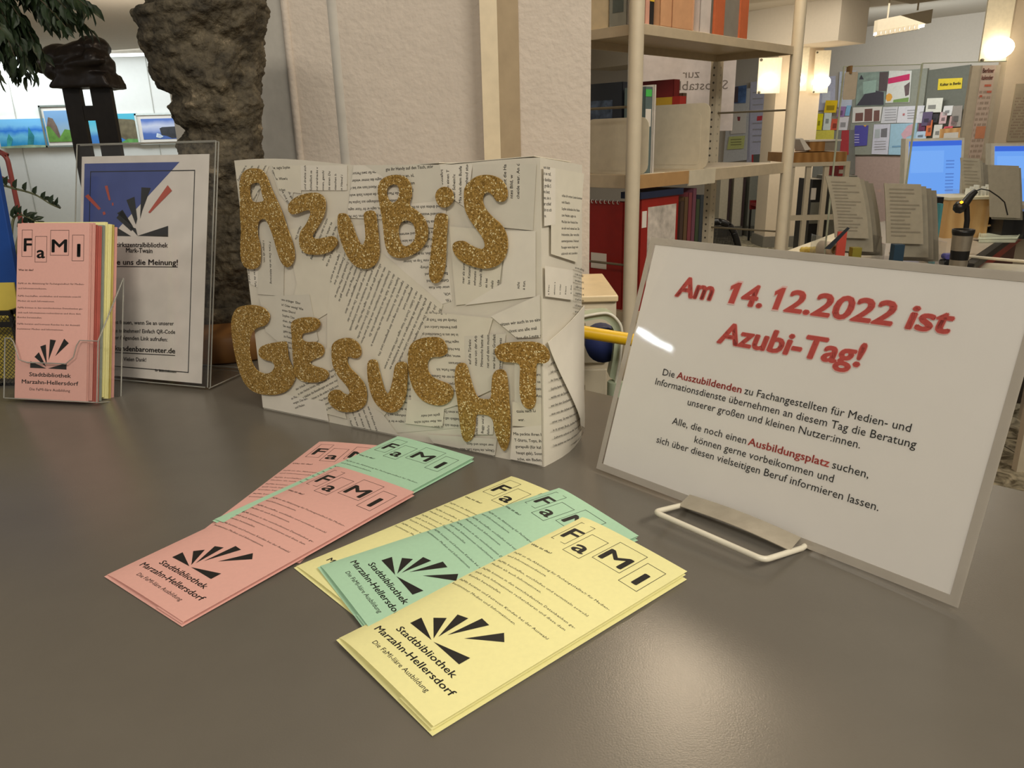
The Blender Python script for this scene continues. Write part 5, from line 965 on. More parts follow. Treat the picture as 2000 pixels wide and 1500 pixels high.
# left group of boards seen through the shelf and by the column
t = wthing('info_board', [(1424,178),(1466,172),(1464,312),(1412,318)], .05, .03, M('white_board_frame', (206,204,202)), 'white framed information board seen through the shelf', 'board')
poster([(1431,170),(1458,166),(1456,201),(1430,202)], mat('blue_photo', (84,112,160), .5, noise_amt=.5, scale=8), 'blue and brown photo poster pinned high on the framed board', [('brown_half', [(1431,171),(1442,169),(1441,200),(1430,201)], M('photo_brown', (90,76,82)))], .07)
poster([(1429,220),(1458,219),(1456,260),(1427,262)], PAPER, 'white sheet with a small red crest on the framed board', [('crest', [(1440,228),(1446,228),(1445,236),(1441,236)], M('crest_red', (150,70,70)))], .07)
poster([(1424,267),(1455,265),(1452,290),(1420,292)], M('pale_yellow_sheet', (206,208,132)), 'pale yellow sheet at the foot of the framed board', [('text_line', [(1427,272+5*k),(1448,271+5*k),(1448,273+5*k),(1427,274+5*k)], M('line_olive', (150,150,96))) for k in range(3)], .07)
poster([(1466,160),(1500,158),(1494,318),(1458,320)], M('lilac_sheet', (198,196,214)), 'tall lilac white timetable sheet beside the framed board', [('red_badge', [(1479,227),(1489,226),(1488,235),(1478,236)], M('badge_red', (214,70,80)))]+[('text_line', [(1470,180+12*k),(1490,179+12*k),(1490,181+12*k),(1470,182+12*k)], M('line_grey', (170,166,170))) for k in range(9) if k not in (3, 4)], .05)
t = wthing('red_edged_panel', [(1470,302),(1500,300),(1500,320),(1470,321)], .3, .2, M('dark_grey_metal', (96,98,92)), 'dark grey low cupboard top with red edge seen through the shelf', 'cupboard')
mb = MB(); panel(mb, [(1468,302),(1471,302),(1471,321),(1468,321)], .305, .2); mb.build('red_edge', M('edge_red', (180,50,50)), t)
# right of the column: wall of brochures near x 1600-1660
poster([(1600,152),(1632,148),(1630,214),(1598,216)], M('lilac_sheet', (198,196,214)), 'lilac white chart behind the rightmost plate lamp', [('chart_box', [(1606,180),(1622,178),(1621,200),(1605,202)], M('chart_white', (222,222,230)))], .05)
poster([(1640,140),(1672,138),(1664,208),(1636,210)], M('blue_white_sheet', (204,208,222)), 'blue white chart behind the hanging beige card', [('chart_line', [(1642,160+9*k),(1664,159+9*k),(1664,160.5+9*k),(1642,161.5+9*k)], M('chart_grey', (168,172,190))) for k in range(4)], .05)
bc = [((1592,222,1608,254),(240,222,20),'bright yellow','bottom left'), ((1607,214,1625,254),(222,226,216),'white and green','second from left'), ((1609,196,1636,220),(238,196,30),'golden yellow','top'), ((1621,232,1640,254),(216,96,70),'orange red','centre'), ((1636,228,1658,254),(224,214,214),'pale pink','lower right'), ((1634,208,1652,228),(160,120,170),'violet','upper centre'), ((1650,206,1662,226),(140,190,220),'sky blue','upper right')]
for i, ((x0_, y0_, x1_, y1_), c, n_, pl_) in enumerate(bc):
    tt = wthing('stacked_brochure', [(x0_+4,y0_),(x1_,y0_),(x1_-4,y1_),(x0_,y1_)], .12+.01*(i % 3), .008, M('brochure_%d' % i, c), '%s brochure, %s of the group left of the notice board' % (n_, pl_), 'brochure', 'brochures left of the notice board', 'cover')
    mb = MB(); ym = (y0_+y1_)/2; panel(mb, [(x0_+6,ym-2),(x1_-6,ym-2),(x1_-7,ym+7),(x0_+5,ym+7)], .126+.01*(i % 3), .001); mb.build('cover_picture', M('brpic_%d' % i, tuple(int(v_*.7) for v_ in c)), tt)
t = wthing('brochure_counter', [(1588,256),(1656,254),(1655,342),(1586,346)], .25, .2, M('grey_metal_case', (128,126,116)), 'grey brochure cupboard with yellow and red fronts left of the notice board', 'cupboard')
for nm, p_, c in (('yellow_front', [(1592,255),(1629,254),(1628,272),(1591,273)], (214,198,80)), ('red_front', [(1644,255),(1658,254),(1657,302),(1640,303)], (170,52,56))): mb = MB(); panel(mb, p_, .256, .006); mb.build(nm, M(nm, c), t)
# ------------------------------------------------------------------ low cupboards under the far boards (seen through the shelf)
def fbx(name, l, tp, r, bt, y, d_, m, label, cat, group=None, tofloor=False, part='body'):
    a_, b_ = at(l, bt, y), at(r, tp, y); z0 = FLOOR_Z if tofloor else a_.z
    t = thing(name, V(((a_.x+b_.x)/2,y+d_/2,z0)), label, cat, group); MB().bb((a_.x,y,z0), (b_.x,y+d_,b_.z)).build(part, m, t); return t, a_, b_
gd = M('grey_door', (118,118,108)); cd_ = M('cream_door', (178,170,152))
for i, (l, r, m, n_) in enumerate(((1404,1428,cd_,'leftmost'), (1430,1456,cd_,'middle'), (1460,1504,gd,'rightmost, dark grey'))):
    t, a_, b_ = fbx('low_cupboard', l, 338, r, 418, 9.6, .4, m, 'low cupboard seen below the shelf board, %s of three' % n_, 'cupboard', 'low cupboards along the far wall', True, 'door')
    MB().bb((b_.x-.02,9.59,FLOOR_Z), (b_.x+.01,9.6,b_.z)).build('edge_strip', M('dark_brown_strip', (50,34,34)), t)
    MB().bb((a_.x,9.58,FLOOR_Z), (b_.x,9.6,FLOOR_Z+.13)).build('plinth', M('grey_plinth', (86,84,76)), t)
t, a_, b_ = fbx('red_chair', 1465, 391, 1487, 409, 9.2, .04, M('chair_red', (120,22,24)), 'small dark red chair before the dark grey cupboard', 'chair', None, False, 'backrest')
for x_ in (a_.x, b_.x-.02): MB().bb((x_,9.2,FLOOR_Z), (x_+.02,9.22,a_.z)).build('leg', BLACK, t)
MB().bb((a_.x,8.85,FLOOR_Z+.42), (b_.x,9.2,FLOOR_Z+.45)).build('seat', M('chair_red', (120,22,24)), t)
for x_ in (a_.x, b_.x-.02): MB().bb((x_,8.86,FLOOR_Z), (x_+.02,8.88,FLOOR_Z+.42)).build('leg', BLACK, t)
# white steel table / counter frame by the column with wooden box on it
TY = 6.0
wt = wood('plywood', (150,104,50), (176,128,70), 5)
t, a_, b_ = fbx('sorting_table', 1545, 296, 1655, 318, TY, .55, wt, 'wooden topped table with cream tube legs before the far column', 'table', None, False, 'tabletop')
for px_ in (1545, 1577, 1612, 1652):
    p = at(px_, 330, TY); MB().bb((p.x,TY+.01,FLOOR_Z), (p.x+.035,TY+.045,a_.z)).build('leg', STEEL, t)
MB().bb((a_.x,TY+.012,at(1600,425,TY).z-.02), (b_.x,TY+.04,at(1600,425,TY).z+.02)).build('lower_rail', STEEL, t); MB().bb((a_.x,TY-.005,a_.z-.03), (b_.x,TY+.02,a_.z)).build('apron', STEEL, t)
t, a2_, b2_ = fbx('wooden_tray', 1580, 276, 1612, 296, TY+.05, .3, wt, 'wooden box with papers standing on the far sorting table', 'box', None, False, 'side'); 
MB().bb((a2_.x-.01,TY+.04,b2_.z), (b2_.x+.12,TY+.36,b2_.z+.012)).build('white_papers', PAPER, t); MB().bb((b2_.x,TY+.06,a2_.z), (b2_.x+.1,TY+.34,b2_.z)).build('end_panel', M('grey_card', (150,140,126)), t)
p = at(1568,292,TY); MB().prism([at(1562,272,TY), at(1568,270,TY), at(1584,292,TY), at(1572,294,TY)], (0,.2,0)).build('curled_paper', PAPER, None); tag(bpy.data.objects['curled_paper'], 'curled white paper leaning beside the wooden box on the far table', 'paper')
t, a2_, b2_ = fbx('dark_cabinet', 1580, 350, 1610, 432, TY+.25, .3, BLACK, 'black and grey cabinet standing under the far sorting table', 'cabinet', None, True, 'body')
MB().bb((a2_.x,TY+.24,at(1590,395,TY+.25).z-.17), (b2_.x,TY+.25,at(1590,395,TY+.25).z)).build('grey_drawer', gd, t); MB().bb((at(1588,380,TY+.2).x,TY+.235,at(1588,391,TY+.2).z), (at(1597,380,TY+.2).x,TY+.25,at(1588,368,TY+.2).z)).build('white_label', PAPER, t)
t, a2_, b2_ = fbx('red_binder', 1636, 320, 1653, 344, TY+.3, .2, M('binder_red', (170,46,46)), 'red binder standing right of the far sorting table', 'binder', None, False, 'cover')
MB().bb((a2_.x+.005,TY+.29,a2_.z+.02), (b2_.x-.02,TY+.3,a2_.z+.05)).build('spine_label', PAPER, t); MB().bb((a2_.x-.05,TY+.3,FLOOR_Z), (b2_.x+.1,TY+.6,a2_.z)).build('support_shelf', gd, None); tag(bpy.data.objects['support_shelf'], 'plain grey cupboard carrying the red binder', 'cupboard')
# ------------------------------------------------------------------ office chair with mesh back
CHY = 4.2
t = thing('office_chair', V((at(1405,480,CHY).x,CHY,FLOOR_Z)), 'black office chair with curved mesh back seen below the shelf', 'chair')
oc = [(1340,520),(1350,470),(1368,440),(1395,432),(1415,434),(1430,445),(1437,462),(1446,500),(1452,560)]
def chp(q): p = at(q[0], q[1], CHY); return p
MB().tube(bend([chp(q) for q in oc], .03), .018, 8).build('back_frame', BLACK, t)
m_ = MB(); P = [chp(q) for q in oc]; c0 = chp((1400,560))
mm_ = mat('mesh_black', (44,42,40), .5); 
xs0, xs1 = P[0].x, P[-1].x; zt_ = max(p.z for p in P); zb_ = P[-1].z
def topz(x):
    for p, q in zip(P, P[1:]):
        if p.x <= x <= q.x: return p.z+(q.z-p.z)*(x-p.x)/(q.x-p.x+1e-9)
    return zb_
n_ = 46
for k in range(n_):
    x = xs0+(xs1-xs0)*(k+.5)/n_; m_.bb((x-.0018,CHY-.002,zb_), (x+.0018,CHY+.002,topz(x)))
for k in range(46):
    z = zb_+(zt_-zb_)*(k+.5)/46; xx = [xs0+(xs1-xs0)*i/200 for i in range(201) if topz(xs0+(xs1-xs0)*i/200) > z]
    if xx: m_.bb((min(xx),CHY-.002,z-.0018), (max(xx),CHY+.002,z+.0018))
m_.build('back_mesh', mm_, t)['kind'] = 'stuff'
cx_ = (xs0+xs1)/2
MB().rbox((0,0,0), (.46,.46,.05), .02, Fr((cx_,CHY+.22,FLOOR_Z+.46))).build('seat', BLACK, t); MB().tube([(cx_,CHY+.22,FLOOR_Z+.08), (cx_,CHY+.22,FLOOR_Z+.44)], .025, 10).build('gas_lift', GREY, t)
MB().tube([(cx_,CHY,zb_+.02), (cx_,CHY+.05,FLOOR_Z+.5), (cx_,CHY+.2,FLOOR_Z+.44)], .02, 8).build('back_bar', BLACK, t)
for k in range(5): a = k*2*math.pi/5; e_ = (cx_+.28*math.cos(a), CHY+.22+.28*math.sin(a), FLOOR_Z+.05); MB().tube([(cx_,CHY+.22,FLOOR_Z+.09), e_], .018, 8).build('base_arm', BLACK, t); MB().lathe((e_[0],e_[1],FLOOR_Z+.026), [(0,-.015),(.025,-.015),(.025,.015),(0,.015)], 12, (0,1,0)).build('caster', BLACK, t)
# ------------------------------------------------------------------ desks
DZ = -.23
d1 = [(1500,505),(1530,492),(1640,452),(1760,424),(1985,411),(2060,411),(2060,428),(1991,441),(1868,524),(1820,560)]
P = [atz(a, b, DZ) for a, b in d1]
t = thing('office_desk', V((P[2].x,P[2].y,FLOOR_Z)), 'pale grey office desk with a dark and red edge carrying screens and displays', 'desk')
MB().prism([p-V((0,0,.025)) for p in P], (0,0,.025)).build('desk_top', mat('desk_grey', (172,160,144), .35), t)
e1, e2 = P[7], P[9]; en = (e2-e1); en.z = 0; el = en.length; en.normalize(); eo = V((-en.y, en.x, 0))
if eo.x < 0: eo = -eo
MB().prism([e1+V((0,0,-.03)), e2+V((0,0,-.03)), e2+V((0,0,.001)), e1+V((0,0,.001))], eo*.03).build('edge_band', M('dark_edge', (44,42,38)), t, 'dark edge band')
MB().prism([e1+V((0,0,-.075)), e2+V((0,0,-.075)), e2+V((0,0,-.031)), e1+V((0,0,-.031))], eo*.022).build('front_rail', M('rail_red', (184,66,50)), t, 'red rail under the edge')
MB().prism([V((e1.x,e1.y,FLOOR_Z)), V((e2.x,e2.y,FLOOR_Z)), V((e2.x,e2.y,DZ-.08)), V((e1.x,e1.y,DZ-.08))], -eo*.02).build('modesty_panel', M('panel_dark_red', (104,34,30)), t, 'dark red panel')
w1, w2 = P[0], P[2]; MB().prism([V((w1.x,w1.y,FLOOR_Z)), V((w2.x,w2.y,FLOOR_Z)), V((w2.x,w2.y,DZ-.026)), V((w1.x,w1.y,DZ-.026))], (.02,0.01,0)).build('side_panel', M('cream_panel', (206,194,166)), t)
MB().prism([w1+V((0,0,-.001)), w2+V((0,0,-.001)), w2+V((.09,-.02,-.001)), w1+V((.06,-.05,-.001))], (0,0,.003)).build('light_edge', M('cream_edge', (222,210,182)), t, 'cream edge strip')
# near side desk with rod
R1, R2 = at(1880,500,2.35), at(2040,516,2.35)
t = thing('side_table', V((R2.x,2.4,FLOOR_Z)), 'low white side table in front of the desk at the right edge', 'table')
sz = atz(1900,530,-.25).z
q = [atz(1884,530,-.27), atz(1908,512,-.27), atz(2060,520,-.27), atz(2060,570,-.27), atz(1872,560,-.27)]
MB().prism([p-V((0,0,.02)) for p in q], (0,0,.02)).build('table_top', M('white_top', (220,212,190), .3), t)
for p in (q[1], q[2], q[3]): MB().bb((p.x-.03,p.y-.03,FLOOR_Z), (p.x,p.y,-.29)).build('leg', STEEL, t)
r_a, r_b = atz(1882,500,-.22), atz(2040,514,-.22)
MB().tube([r_a, r_b], .006, 8).build('edge_rod', mat('cream_rod', (216,206,184), .3), t)
for p in (r_a, r_b): MB().tube([p, V((p.x,p.y,-.27))], .005, 8).build('rod_support', mat('cream_rod', (216,206,184), .3), t)
# dark cabinet beyond the counter at the right edge
c = atz(1972,787,FLOOR_Z)
t = thing('dark_floor_cabinet', V((c.x+.4,c.y+.2,FLOOR_Z)), 'dark brown cabinet standing on the terrazzo beyond the counter at the right edge', 'cabinet')
MB().prism([V((c.x,c.y,FLOOR_Z+.004)), V((c.x+.9,c.y-.12,FLOOR_Z+.004)), V((c.x+.9,c.y+.35,FLOOR_Z+.004)), V((c.x,c.y+.35,FLOOR_Z+.004))], (0,0,.55)).build('body', M('dark_umber', (64,54,42)), t); MB().prism([V((c.x,c.y-.004,FLOOR_Z+.03)), V((c.x+.8,c.y-.111,FLOOR_Z+.03)), V((c.x+.8,c.y-.107,FLOOR_Z+.52)), V((c.x,c.y,FLOOR_Z+.52))], (0,.002,0)).build('door', M('dark_umber_door', (56,48,38)), t)
def monitor(q, y, label, m2=None):
    """q: outer corners TL TR BR BL, s: screen inset"""
    P = [at(a, b, y) for a, b in q]; c = sum(P, V((0,0,0)))/4; x = (P[1]-P[0]).normalized(); z = V((0,0,1)); W_ = (P[1]-P[0]).length; H_ = (P[0]-P[3]).length
    t = thing('computer_monitor', V((c.x, c.y+.1, DZ)), label, 'monitor', 'monitors on the desk')
    MB().prism(P, (0,.05,0)).build('casing', mat('monitor_casing', (200,194,178), .4), t)
    L2 = lambda u, v, o=0.: P[0].lerp(P[1], u).lerp(P[3].lerp(P[2], u), v)+V((0,-o,0))
    MB().prism([L2(.06,.045,.002), L2(.95,.04,.002), L2(.955,.93,.002), L2(.06,.94,.002)], (0,.003,0)).build('screen', glow('screen_blue', (112,166,246), .95), t)
    MB().prism([L2(.06,.045,.003), L2(.95,.04,.003), L2(.95,.12,.003), L2(.06,.125,.003)], (0,.0008,0)).build('title_bar', glow('screen_bar', (66,110,224), .9), t)
    for k in range(9):
        if m2: break
        v = .36+.055*k+(.05 if k > 2 else 0); MB().prism([L2(.70,v,.003), L2(.84,v,.003), L2(.84,v+.022,.003), L2(.70,v+.022,.003)], (0,.0008,0)).build('screen_field', glow('screen_field', (96,140,220), .85), t)
    MB().prism([L2(.1,.2,.0025), L2(.66,.2,.0025), L2(.66,.56,.0025), L2(.1,.56,.0025)], (0,.0006,0)).build('window_area', glow('screen_area', (124,176,250), .95), t)
    MB().bb((c.x-.03,y+.05,DZ), (c.x+.03,y+.09,c.z)).build('neck', GREY, t); MB().lathe((c.x,y+.06,DZ), [(0,0),(.11,0),(.11,.012),(0,.02)], 24).build('foot', GREY, t)
monitor([(1769,271),(1884,269),(1878,387),(1764,390)], 4.3, 'computer monitor with a blue screen, fully visible on the desk')
monitor([(1936,280),(2052,280),(2046,400),(1934,402)], 4.3, 'computer monitor cut by the right edge of the picture', 1)
def display(px0, py0, pbot, y, n, label, wpx, dxp, curve=0, lines=12, colr=(172,164,146), dark=0):
    """document display: n panels in a clear foot"""
    base = at(px0, pbot, y)
    t = thing('document_display', V((base.x,y,DZ)), label, 'document display', 'document displays on the desk')
    for i in range(n-1, -1, -1):
        yy = y+.022*i; x0_ = px0+dxp*i; top = py0+ (4*i if i else 0); bt = pbot-(30 if i == 0 and n > 2 else 8)+4*i
        def fn(u, v, x0_=x0_, top=top, bt=bt, yy=yy):
            cv = curve*(u**1.6 if 0 else 1)*(1-math.cos(math.pi*.5*(1-v)))**1.0
            return at(x0_+wpx*u-cv*.0+curve*(v)*(1-v*.45)-0, top+(bt-top)*v+2*u, yy)
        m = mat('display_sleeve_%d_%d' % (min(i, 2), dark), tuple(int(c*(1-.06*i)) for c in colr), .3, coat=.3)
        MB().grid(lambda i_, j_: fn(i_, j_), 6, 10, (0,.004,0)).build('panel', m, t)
        if i == 0 and lines:
            tm = MB(); rn = random.Random(int(px0))
            for k in range(lines):
                v = .08+.84*k/lines; e_ = .5+.42*rn.random(); h_ = .018 if lines > 14 else .022
                tm.grid(lambda a, b: fn(.12+(e_-.12)*a, v+h_*b)+V((0,-.0015,0)), 4, 1)
            tm.build('printed_lines', M('sleeve_text', (146,138,122)), t)
    f0, f1 = at(px0-4, pbot-30, y), at(px0+wpx+dxp*n, pbot, y)
    MB().bb((f0.x,y-.02,DZ), (f1.x,y+.022*n+.03,DZ+.012)).build('base_plate', acr, t); MB().bb((f0.x,y-.02,DZ), (f0.x+.004,y+.022*n+.03,f0.z)).build('side_cheek', acr, t); MB().bb((f1.x-.004,y-.02,DZ), (f1.x,y+.022*n+.03,f0.z)).build('side_cheek', acr, t)
    return t
display(1612,344,494,2.75, 4, 'document display at the left with a curled front sheet', 66, 9, 34, 16)
display(1727,358,505,2.75, 4, 'document display in the middle with closely lined front page', 72, 10, 8, 13)
display(1876,308,400,3.9, 4, 'document display half hidden behind the fully visible monitor', 38, 5, 6, 8)
display(1930,322,432,3.6, 2, 'blank backed document display before the monitor at the right edge', 60, 4, 6, 0, (196,186,172))
t_ = bpy.data.objects['document_display.003']; q = at(1960,440,3.7); MB().bb((q.x-.03,3.66,DZ), (q.x+.12,3.76,at(1960,412,3.7).z)).build('black_socket', BLACK, t_)
# organiser box and pots
ob = atz(1900,445,DZ); 
t = thing('wooden_organiser', V((ob.x,ob.y,DZ)), 'wooden desk organiser with open shelves behind the scanner', 'organiser')
oy = 3.75; a_, b_ = at(1846,440,oy), at(1966,388,oy); pin = wood('pine_warm', (186,146,90), (206,168,112), 5)
xm = at(1936,400,oy).x; MB().bb((a_.x,oy,DZ), (xm,oy+.22,b_.z)).build('closed_case', pin, t); MB().bb((a_.x-.005,oy-.01,b_.z), (b_.x,oy+.23,b_.z+.012)).build('lid', M('pale_lid', (206,198,170)), t)
MB().bb((b_.x-.012,oy,DZ), (b_.x,oy+.22,b_.z)).build('side', pin, t)
for k in range(4): z = DZ+(b_.z-DZ)*k/3.4; MB().bb((xm,oy,z), (b_.x,oy+.22,z+.006)).build('inner_shelf', pin, t)
MB().bb((xm,oy+.21,DZ), (b_.x,oy+.22,b_.z)).build('back', pin, t)
MB().bb((xm+.006,oy+.01,DZ+.05), (b_.x-.016,oy+.2,DZ+.06)).build('envelopes', PAPER, None); tag(bpy.data.objects['envelopes'], 'white envelopes lying in the wooden organiser shelf', 'envelopes')
for k in range(7):
    px_ = 1888+7.5*k; b0 = at(px_, 384, oy+.08); MB().bb((b0.x,oy+.06,b_.z+.012), (b0.x+.006,oy+.10,b_.z+.012+.035+.008*(k % 3))).build('paper_tab', M('tab_white', (226,226,218)), None)
    o = [x for x in bpy.data.objects if x.name.startswith('paper_tab')][-1]
for i, o in enumerate(sorted([x for x in bpy.data.objects if x.name.startswith('paper_tab')], key=lambda x: x.location.x)):
    tag(o, '%s of the seven small white tabs standing on the wooden organiser' % ('leftmost','second from left','third from left','middle one','third from right','second from right','rightmost')[i], 'tab', 'white tabs on the organiser')
# hand scanner on its stand
SY = 2.95
t = thing('barcode_scanner', V((at(1889,450,SY).x,SY,DZ)), 'black barcode scanner on a gooseneck stand with a glowing orange light', 'scanner')
MB().tube([at(1872,407,SY), at(1884,398,SY), at(1896,382,SY), at(1906,373,SY)], .020, 12, r2=.010).build('scanner_body', BLACK, t)
MB().lathe(at(1874,405,SY), [(0.0001,-.024),(.016,-.018),(.023,-.004),(.022,.012),(.012,.022),(0.0001,.026)], 16, (.5,0,.8)).build('scan_head', BLACK, t)
MB().tube([at(1888,402,SY), at(1889,430,SY), V((at(1888,452,SY).x,SY,DZ+.01))], .010, 10).build('stand_pole', BLACK, t); MB().lathe((at(1888,452,SY).x,SY,DZ), [(0,0),(.05,0),(.045,.012),(0,.016)], 20).build('stand_foot', BLACK, t)
c = at(1878,395,SY-.03); MB().lathe(c, [(0.0001,-.006),(.006,-.002),(.006,.002),(0.0001,.006)], 10).build('orange_light', glow('orange_led', (255,150,30), 4), t)
MB().tube([at(1906,373,SY), at(1916,369,SY), at(1932,372,SY), at(1950,384,SY), at(1962,395,SY), at(1968,420,SY)], .0025, 6).build('cable', BLACK, t)
# cup, mouse-like stapler, tray, roll, pen, folders
cy = 2.55; c = at(1872,512,cy); cz0 = DZ
t = thing('pen_cup', V((c.x,cy,DZ)), 'black and silver banded pen cup on the desk', 'cup')
tp_ = at(1872,448,cy).z; hh = tp_-DZ; rr_ = (at(1892,450,cy).x-at(1853,450,cy).x)/2
MB().lathe((c.x,cy,DZ), [(0,0),(rr_*.72,0),(rr_*.8,hh*.35)], 24).build('cup_base', BLACK, t); MB().lathe((c.x,cy,DZ), [(rr_*.8,hh*.35),(rr_*.83,hh*.48)], 24).build('silver_band', mat('brushed_silver', (170,160,144), .3, metal=.6), t); MB().lathe((c.x,cy,DZ), [(rr_*.83,hh*.48),(rr_*.87,hh*.64)], 24).build('black_band', BLACK, t)
MB().lathe((c.x,cy,DZ), [(rr_*.87,hh*.64),(rr_*.93,hh*.9)], 24).build('silver_band', mat('brushed_silver', (170,160,144), .3, metal=.6), t); MB().lathe((c.x,cy,DZ), [(rr_*.93,hh*.9),(rr_*1.02,hh*.95),(rr_*1.02,hh),(rr_*.9,hh),(rr_*.7,hh*.1)], 24).build('rim', BLACK, t)
q = atz(1862,518,DZ); t = thing('stapler', q, 'purple and black stapler beside the pen cup', 'stapler')
MB().rbox((0,0,.012), (.10,.04,.024), .01, Fr(q)).build('lower_jaw', BLACK, t, bevel=.003); MB().rbox((-.004,0,.036), (.085,.034,.022), .010, Fr(q)).build('upper_arm', mat('purple_plastic', (90,86,160), .3), t, bevel=.003)
q0, q1, q2, q3 = atz(1912,466,DZ+.02), atz(1985,466,DZ+.02), atz(1999,447,DZ+.02), atz(1915,446,DZ+.02)
t = thing('white_tray', V((q0.x,q0.y,DZ)), 'flat white plastic tray on the desk behind the side table', 'tray'); MB().prism([q0-V((0,0,.02)), q1-V((0,0,.02)), q2-V((0,0,.02)), q3-V((0,0,.02))], (0,0,.02)).build('tray_body', mat('white_plastic', (216,222,200), .25), t, bevel=.004); MB().tube([q0, q1, q2, q3, q0], .004, 6).build('raised_rim', mat('white_plastic', (216,222,200), .25), t)
q = atz(1903,462,DZ); t = thing('tape_dispenser', q, 'small white dispenser left of the flat white tray', 'dispenser'); MB().lathe(q+V((0,0,.025)), [(.008,-.015),(.025,-.015),(.025,.015),(.008,.015)], 18, (0,1,0)).build('roll', M('roll_white', (224,220,206)), t); MB().rbox((.02,0,.008), (.09,.035,.016), .006, Fr(q)).build('base', M('roll_white', (224,220,206)), t)
q = atz(1612,500,DZ); t = thing('paper_roll', q, 'brown cored roll of paper at the left end of the desk', 'roll'); MB().lathe(q+V((0,0,.032)), [(.018,-.03),(.032,-.03),(.032,.04),(.018,.04),(.018,-.03)], 24, (.5,-.8,0)).build('paper_winding', M('roll_paper', (190,170,150)), t); MB().lathe(q+V((0,0,.032)), [(.013,-.031),(.018,-.031),(.018,.041),(.013,.041),(.013,-.031)], 20, (.5,-.8,0)).build('core', M('roll_core', (130,96,50)), t)
q = atz(1576,495,DZ)
t = thing('yellow_tulips', q, 'small yellow crumpled item beside the paper roll', 'ornament'); t.name = 'yellow_sponge'
for k in range(4): MB().lathe(q+V((.018*k-.02,.006*(k % 2),.0)), [(.0001,0),(.012,.004),(.014,.018),(.008,.028),(.0001,.030)], 10).build('lobe', M('sponge_yellow', (206,180,90)), t)
MB().prism([at(1612,486,2.5), at(1622,487,2.5), at(1660,446,2.5), at(1657,444,2.5)], (0,.008,0)).build('letter_opener', M('dark_blade', (44,50,58), .25), None); o = bpy.data.objects['letter_opener']; tag(o, 'dark pointed letter opener sticking up behind the paper roll', 'letter opener')
a_, b_ = at(1633,496,2.66), at(1655,452,2.66); MB().bb((a_.x,2.66,DZ), (b_.x,2.668,b_.z)).build('red_folder', M('folder_red', (196,76,62)), None); tag(bpy.data.objects['red_folder'], 'red folder standing under the leftmost document display', 'folder')
a_, b_ = at(1664,505,2.62), at(1684,484,2.62); MB().bb((a_.x,2.62,DZ), (b_.x,2.65,b_.z)).build('note_block', M('olive_note', (132,122,40)), None); tag(bpy.data.objects['note_block'], 'olive yellow note block at the foot of the leftmost display', 'note block')
a_, b_ = at(1746,495,2.62), at(1768,478,2.62); MB().bb((a_.x,2.62,DZ), (b_.x,2.65,b_.z)).build('card_pack', M('deep_teal', (34,60,80)), None); tag(bpy.data.objects['card_pack'], 'dark teal card pack at the foot of the middle display', 'card pack')
a_, b_ = at(1822,505,3.0), at(1843,398,3.0); MB().bb((a_.x,3.0,DZ), (b_.x,3.03,b_.z)).build('teal_box', M('teal_card', (72,142,152)), None); tag(bpy.data.objects['teal_box'], 'teal box standing right of the middle document display', 'box')
a_, b_ = at(1814,505,3.05), at(1844,385,3.05); MB().bb((a_.x,3.05,DZ), (b_.x,3.12,b_.z)).build('black_telephone', BLACK, None); o = bpy.data.objects['black_telephone']; tag(o, 'tall black device with a white clip behind the teal box', 'device')
# ------------------------------------------------------------------ clear protective screens
GYS = 3.25
edgem = mat('screen_edge', (176,182,160), .2, noise_amt=.05)
for k, (l, r, lb) in enumerate(((1631,1776,'clear protective screen standing on the desk, left pane'), (1778,1936,'clear protective screen standing on the desk, right pane'))):
    a_, b_ = at(l, 300, GYS), at(r, 300, GYS); zt_ = at(l, 131+(-6 if k else 0), GYS).z
    t = thing('clear_screen', V(((a_.x+b_.x)/2,GYS,DZ)), lb, 'screen', 'clear protective screens')
    MB().bb((a_.x,GYS,DZ+.002), (b_.x,GYS+.004,zt_)).build('acrylic_pane', clear('screen_acrylic', (226,232,228), .02, .02, .4), t)
    MB().bb((a_.x-.002,GYS-.002,DZ), (a_.x+.003,GYS+.006,zt_)).build('polished_edge', edgem, t); MB().bb((a_.x,GYS-.002,zt_), (b_.x,GYS+.006,zt_+.003)).build('top_edge', edgem, t)
    MB().bb((a_.x-.01,GYS-.05,DZ), (a_.x+.02,GYS+.05,DZ+.01)).build('foot', STEEL, t)
a_, b_ = at(1645,195,GYS-.02), at(1676,140,GYS-.02)
t = thing('hanging_card', V(((a_.x+b_.x)/2,GYS-.02,a_.z)), 'blank beige card clipped to the top of the left clear screen', 'card')
MB().rbox((0,0,0), (b_.x-a_.x,.003,b_.z-a_.z), .008, Fr(((a_.x+b_.x)/2,GYS-.02,(a_.z+b_.z)/2))).build('card', M('beige_card', (182,170,152)), t); q = at(1661,138,GYS-.02); MB().bb((q.x-.004,GYS-.028,q.z-.012), (q.x+.004,GYS+.01,q.z+.018)).build('clip', M('brass_clip', (130,96,50)), t)
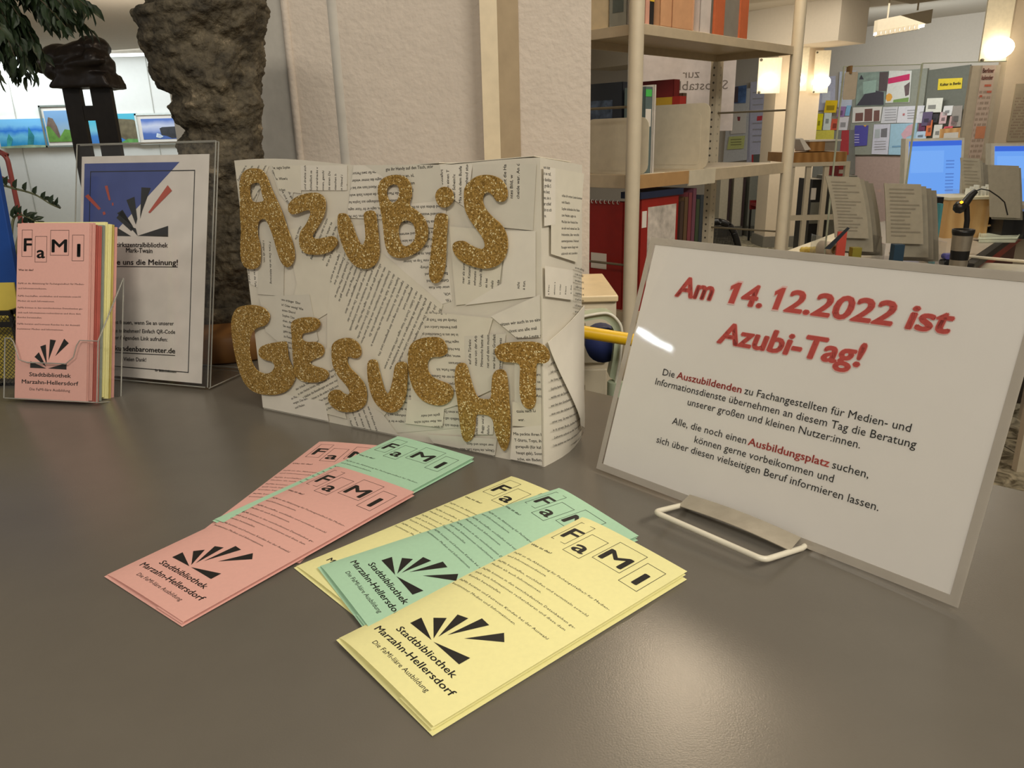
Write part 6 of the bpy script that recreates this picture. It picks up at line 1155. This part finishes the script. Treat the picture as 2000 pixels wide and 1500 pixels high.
# calendar on the near column
def calendar(l, tp, r, bt, y, label, head, slant=0, cols=3, tint=(190,170,156)):
    a_, b_ = at(l, bt, y), at(r, tp, y); t = thing('wall_calendar', V(((a_.x+b_.x)/2,y,a_.z)), label, 'calendar')
    f = lambda u, v, o=0.: V((a_.x+(b_.x-a_.x)*u, y-o, a_.z+(b_.z-a_.z)*v))
    MB().prism([f(0,0), f(1,0), f(1,1), f(0,1)], (0,.004,0)).build('sheet', mat('calendar_paper_%d' % int(l), tint, .6, noise_amt=.1, scale=14), t)
    m = MB(); W_, H_ = b_.x-a_.x, b_.z-a_.z
    for i in range(14):
        for j in range(cols*4): 
            if (i*7+j*3) % 5: u = .05+j*.9/(cols*4); v = .06+i*.052; m.quad(f(u,v,.001), f(u+.045,v,.001), f(u+.045,v+.025,.001), f(u,v+.025,.001))
    m.build('day_grid', M('calendar_grid', (150,132,116)), t)
    if head:
        q = MB(); put(q, head[0], lambda u, v: V((a_.x+u, y-.002, a_.z+v)), W_*.05, H_*.93, W_*.85, H_*.045, bold=.02); put(q, head[1], lambda u, v: V((a_.x+u, y-.002, a_.z+v)), W_*.05, H_*.865, W_*.85, H_*.045, bold=.02); q.build('printed_title', M('title_red', (160,84,70)), t)
        q = MB()
        for (u, v, u2, v2) in ((.35,.80,.85,.82), (.6,.74,.95,.76), (.1,.70,.3,.72)): q.quad(f(u,v,.0015), f(u2,v,.0015), f(u2,v2,.0015), f(u,v2,.0015))
        q.build('red_stripe', M('stripe_red', (184,96,74)), t); q = MB(); q.quad(f(.22,.30,.002), f(.95,.30,.002), f(.95,.42,.002), f(.22,.42,.002)); q.build('orange_band', M('band_orange', (196,130,96)), t)
calendar(1888,300,1945,300,1,'','') if 0 else None
calendar(1888,127,1946,330,C2-.35,'tall calendar with an orange band and red title beside the near column', ('Berliner', 'kalender'))
o = bpy.data.objects['wall_calendar']; q0_ = at(1886,127,C2-.35); MB().bb((at(1890,200,C2-.35).x,C2-.345,FLOOR_Z), (at(1944,200,C2-.35).x,C2-.32,at(1900,128,C2-.35).z)).build('partition_board', M('partition_beige', (178,166,146)), None); tag(bpy.data.objects['partition_board'], 'beige partition board behind the tall calendar', 'board')
calendar(1966,162,2050,276,C2-.01,'grey year planner sheet on the near column at the right edge', None, 0, 4, (170,158,136))
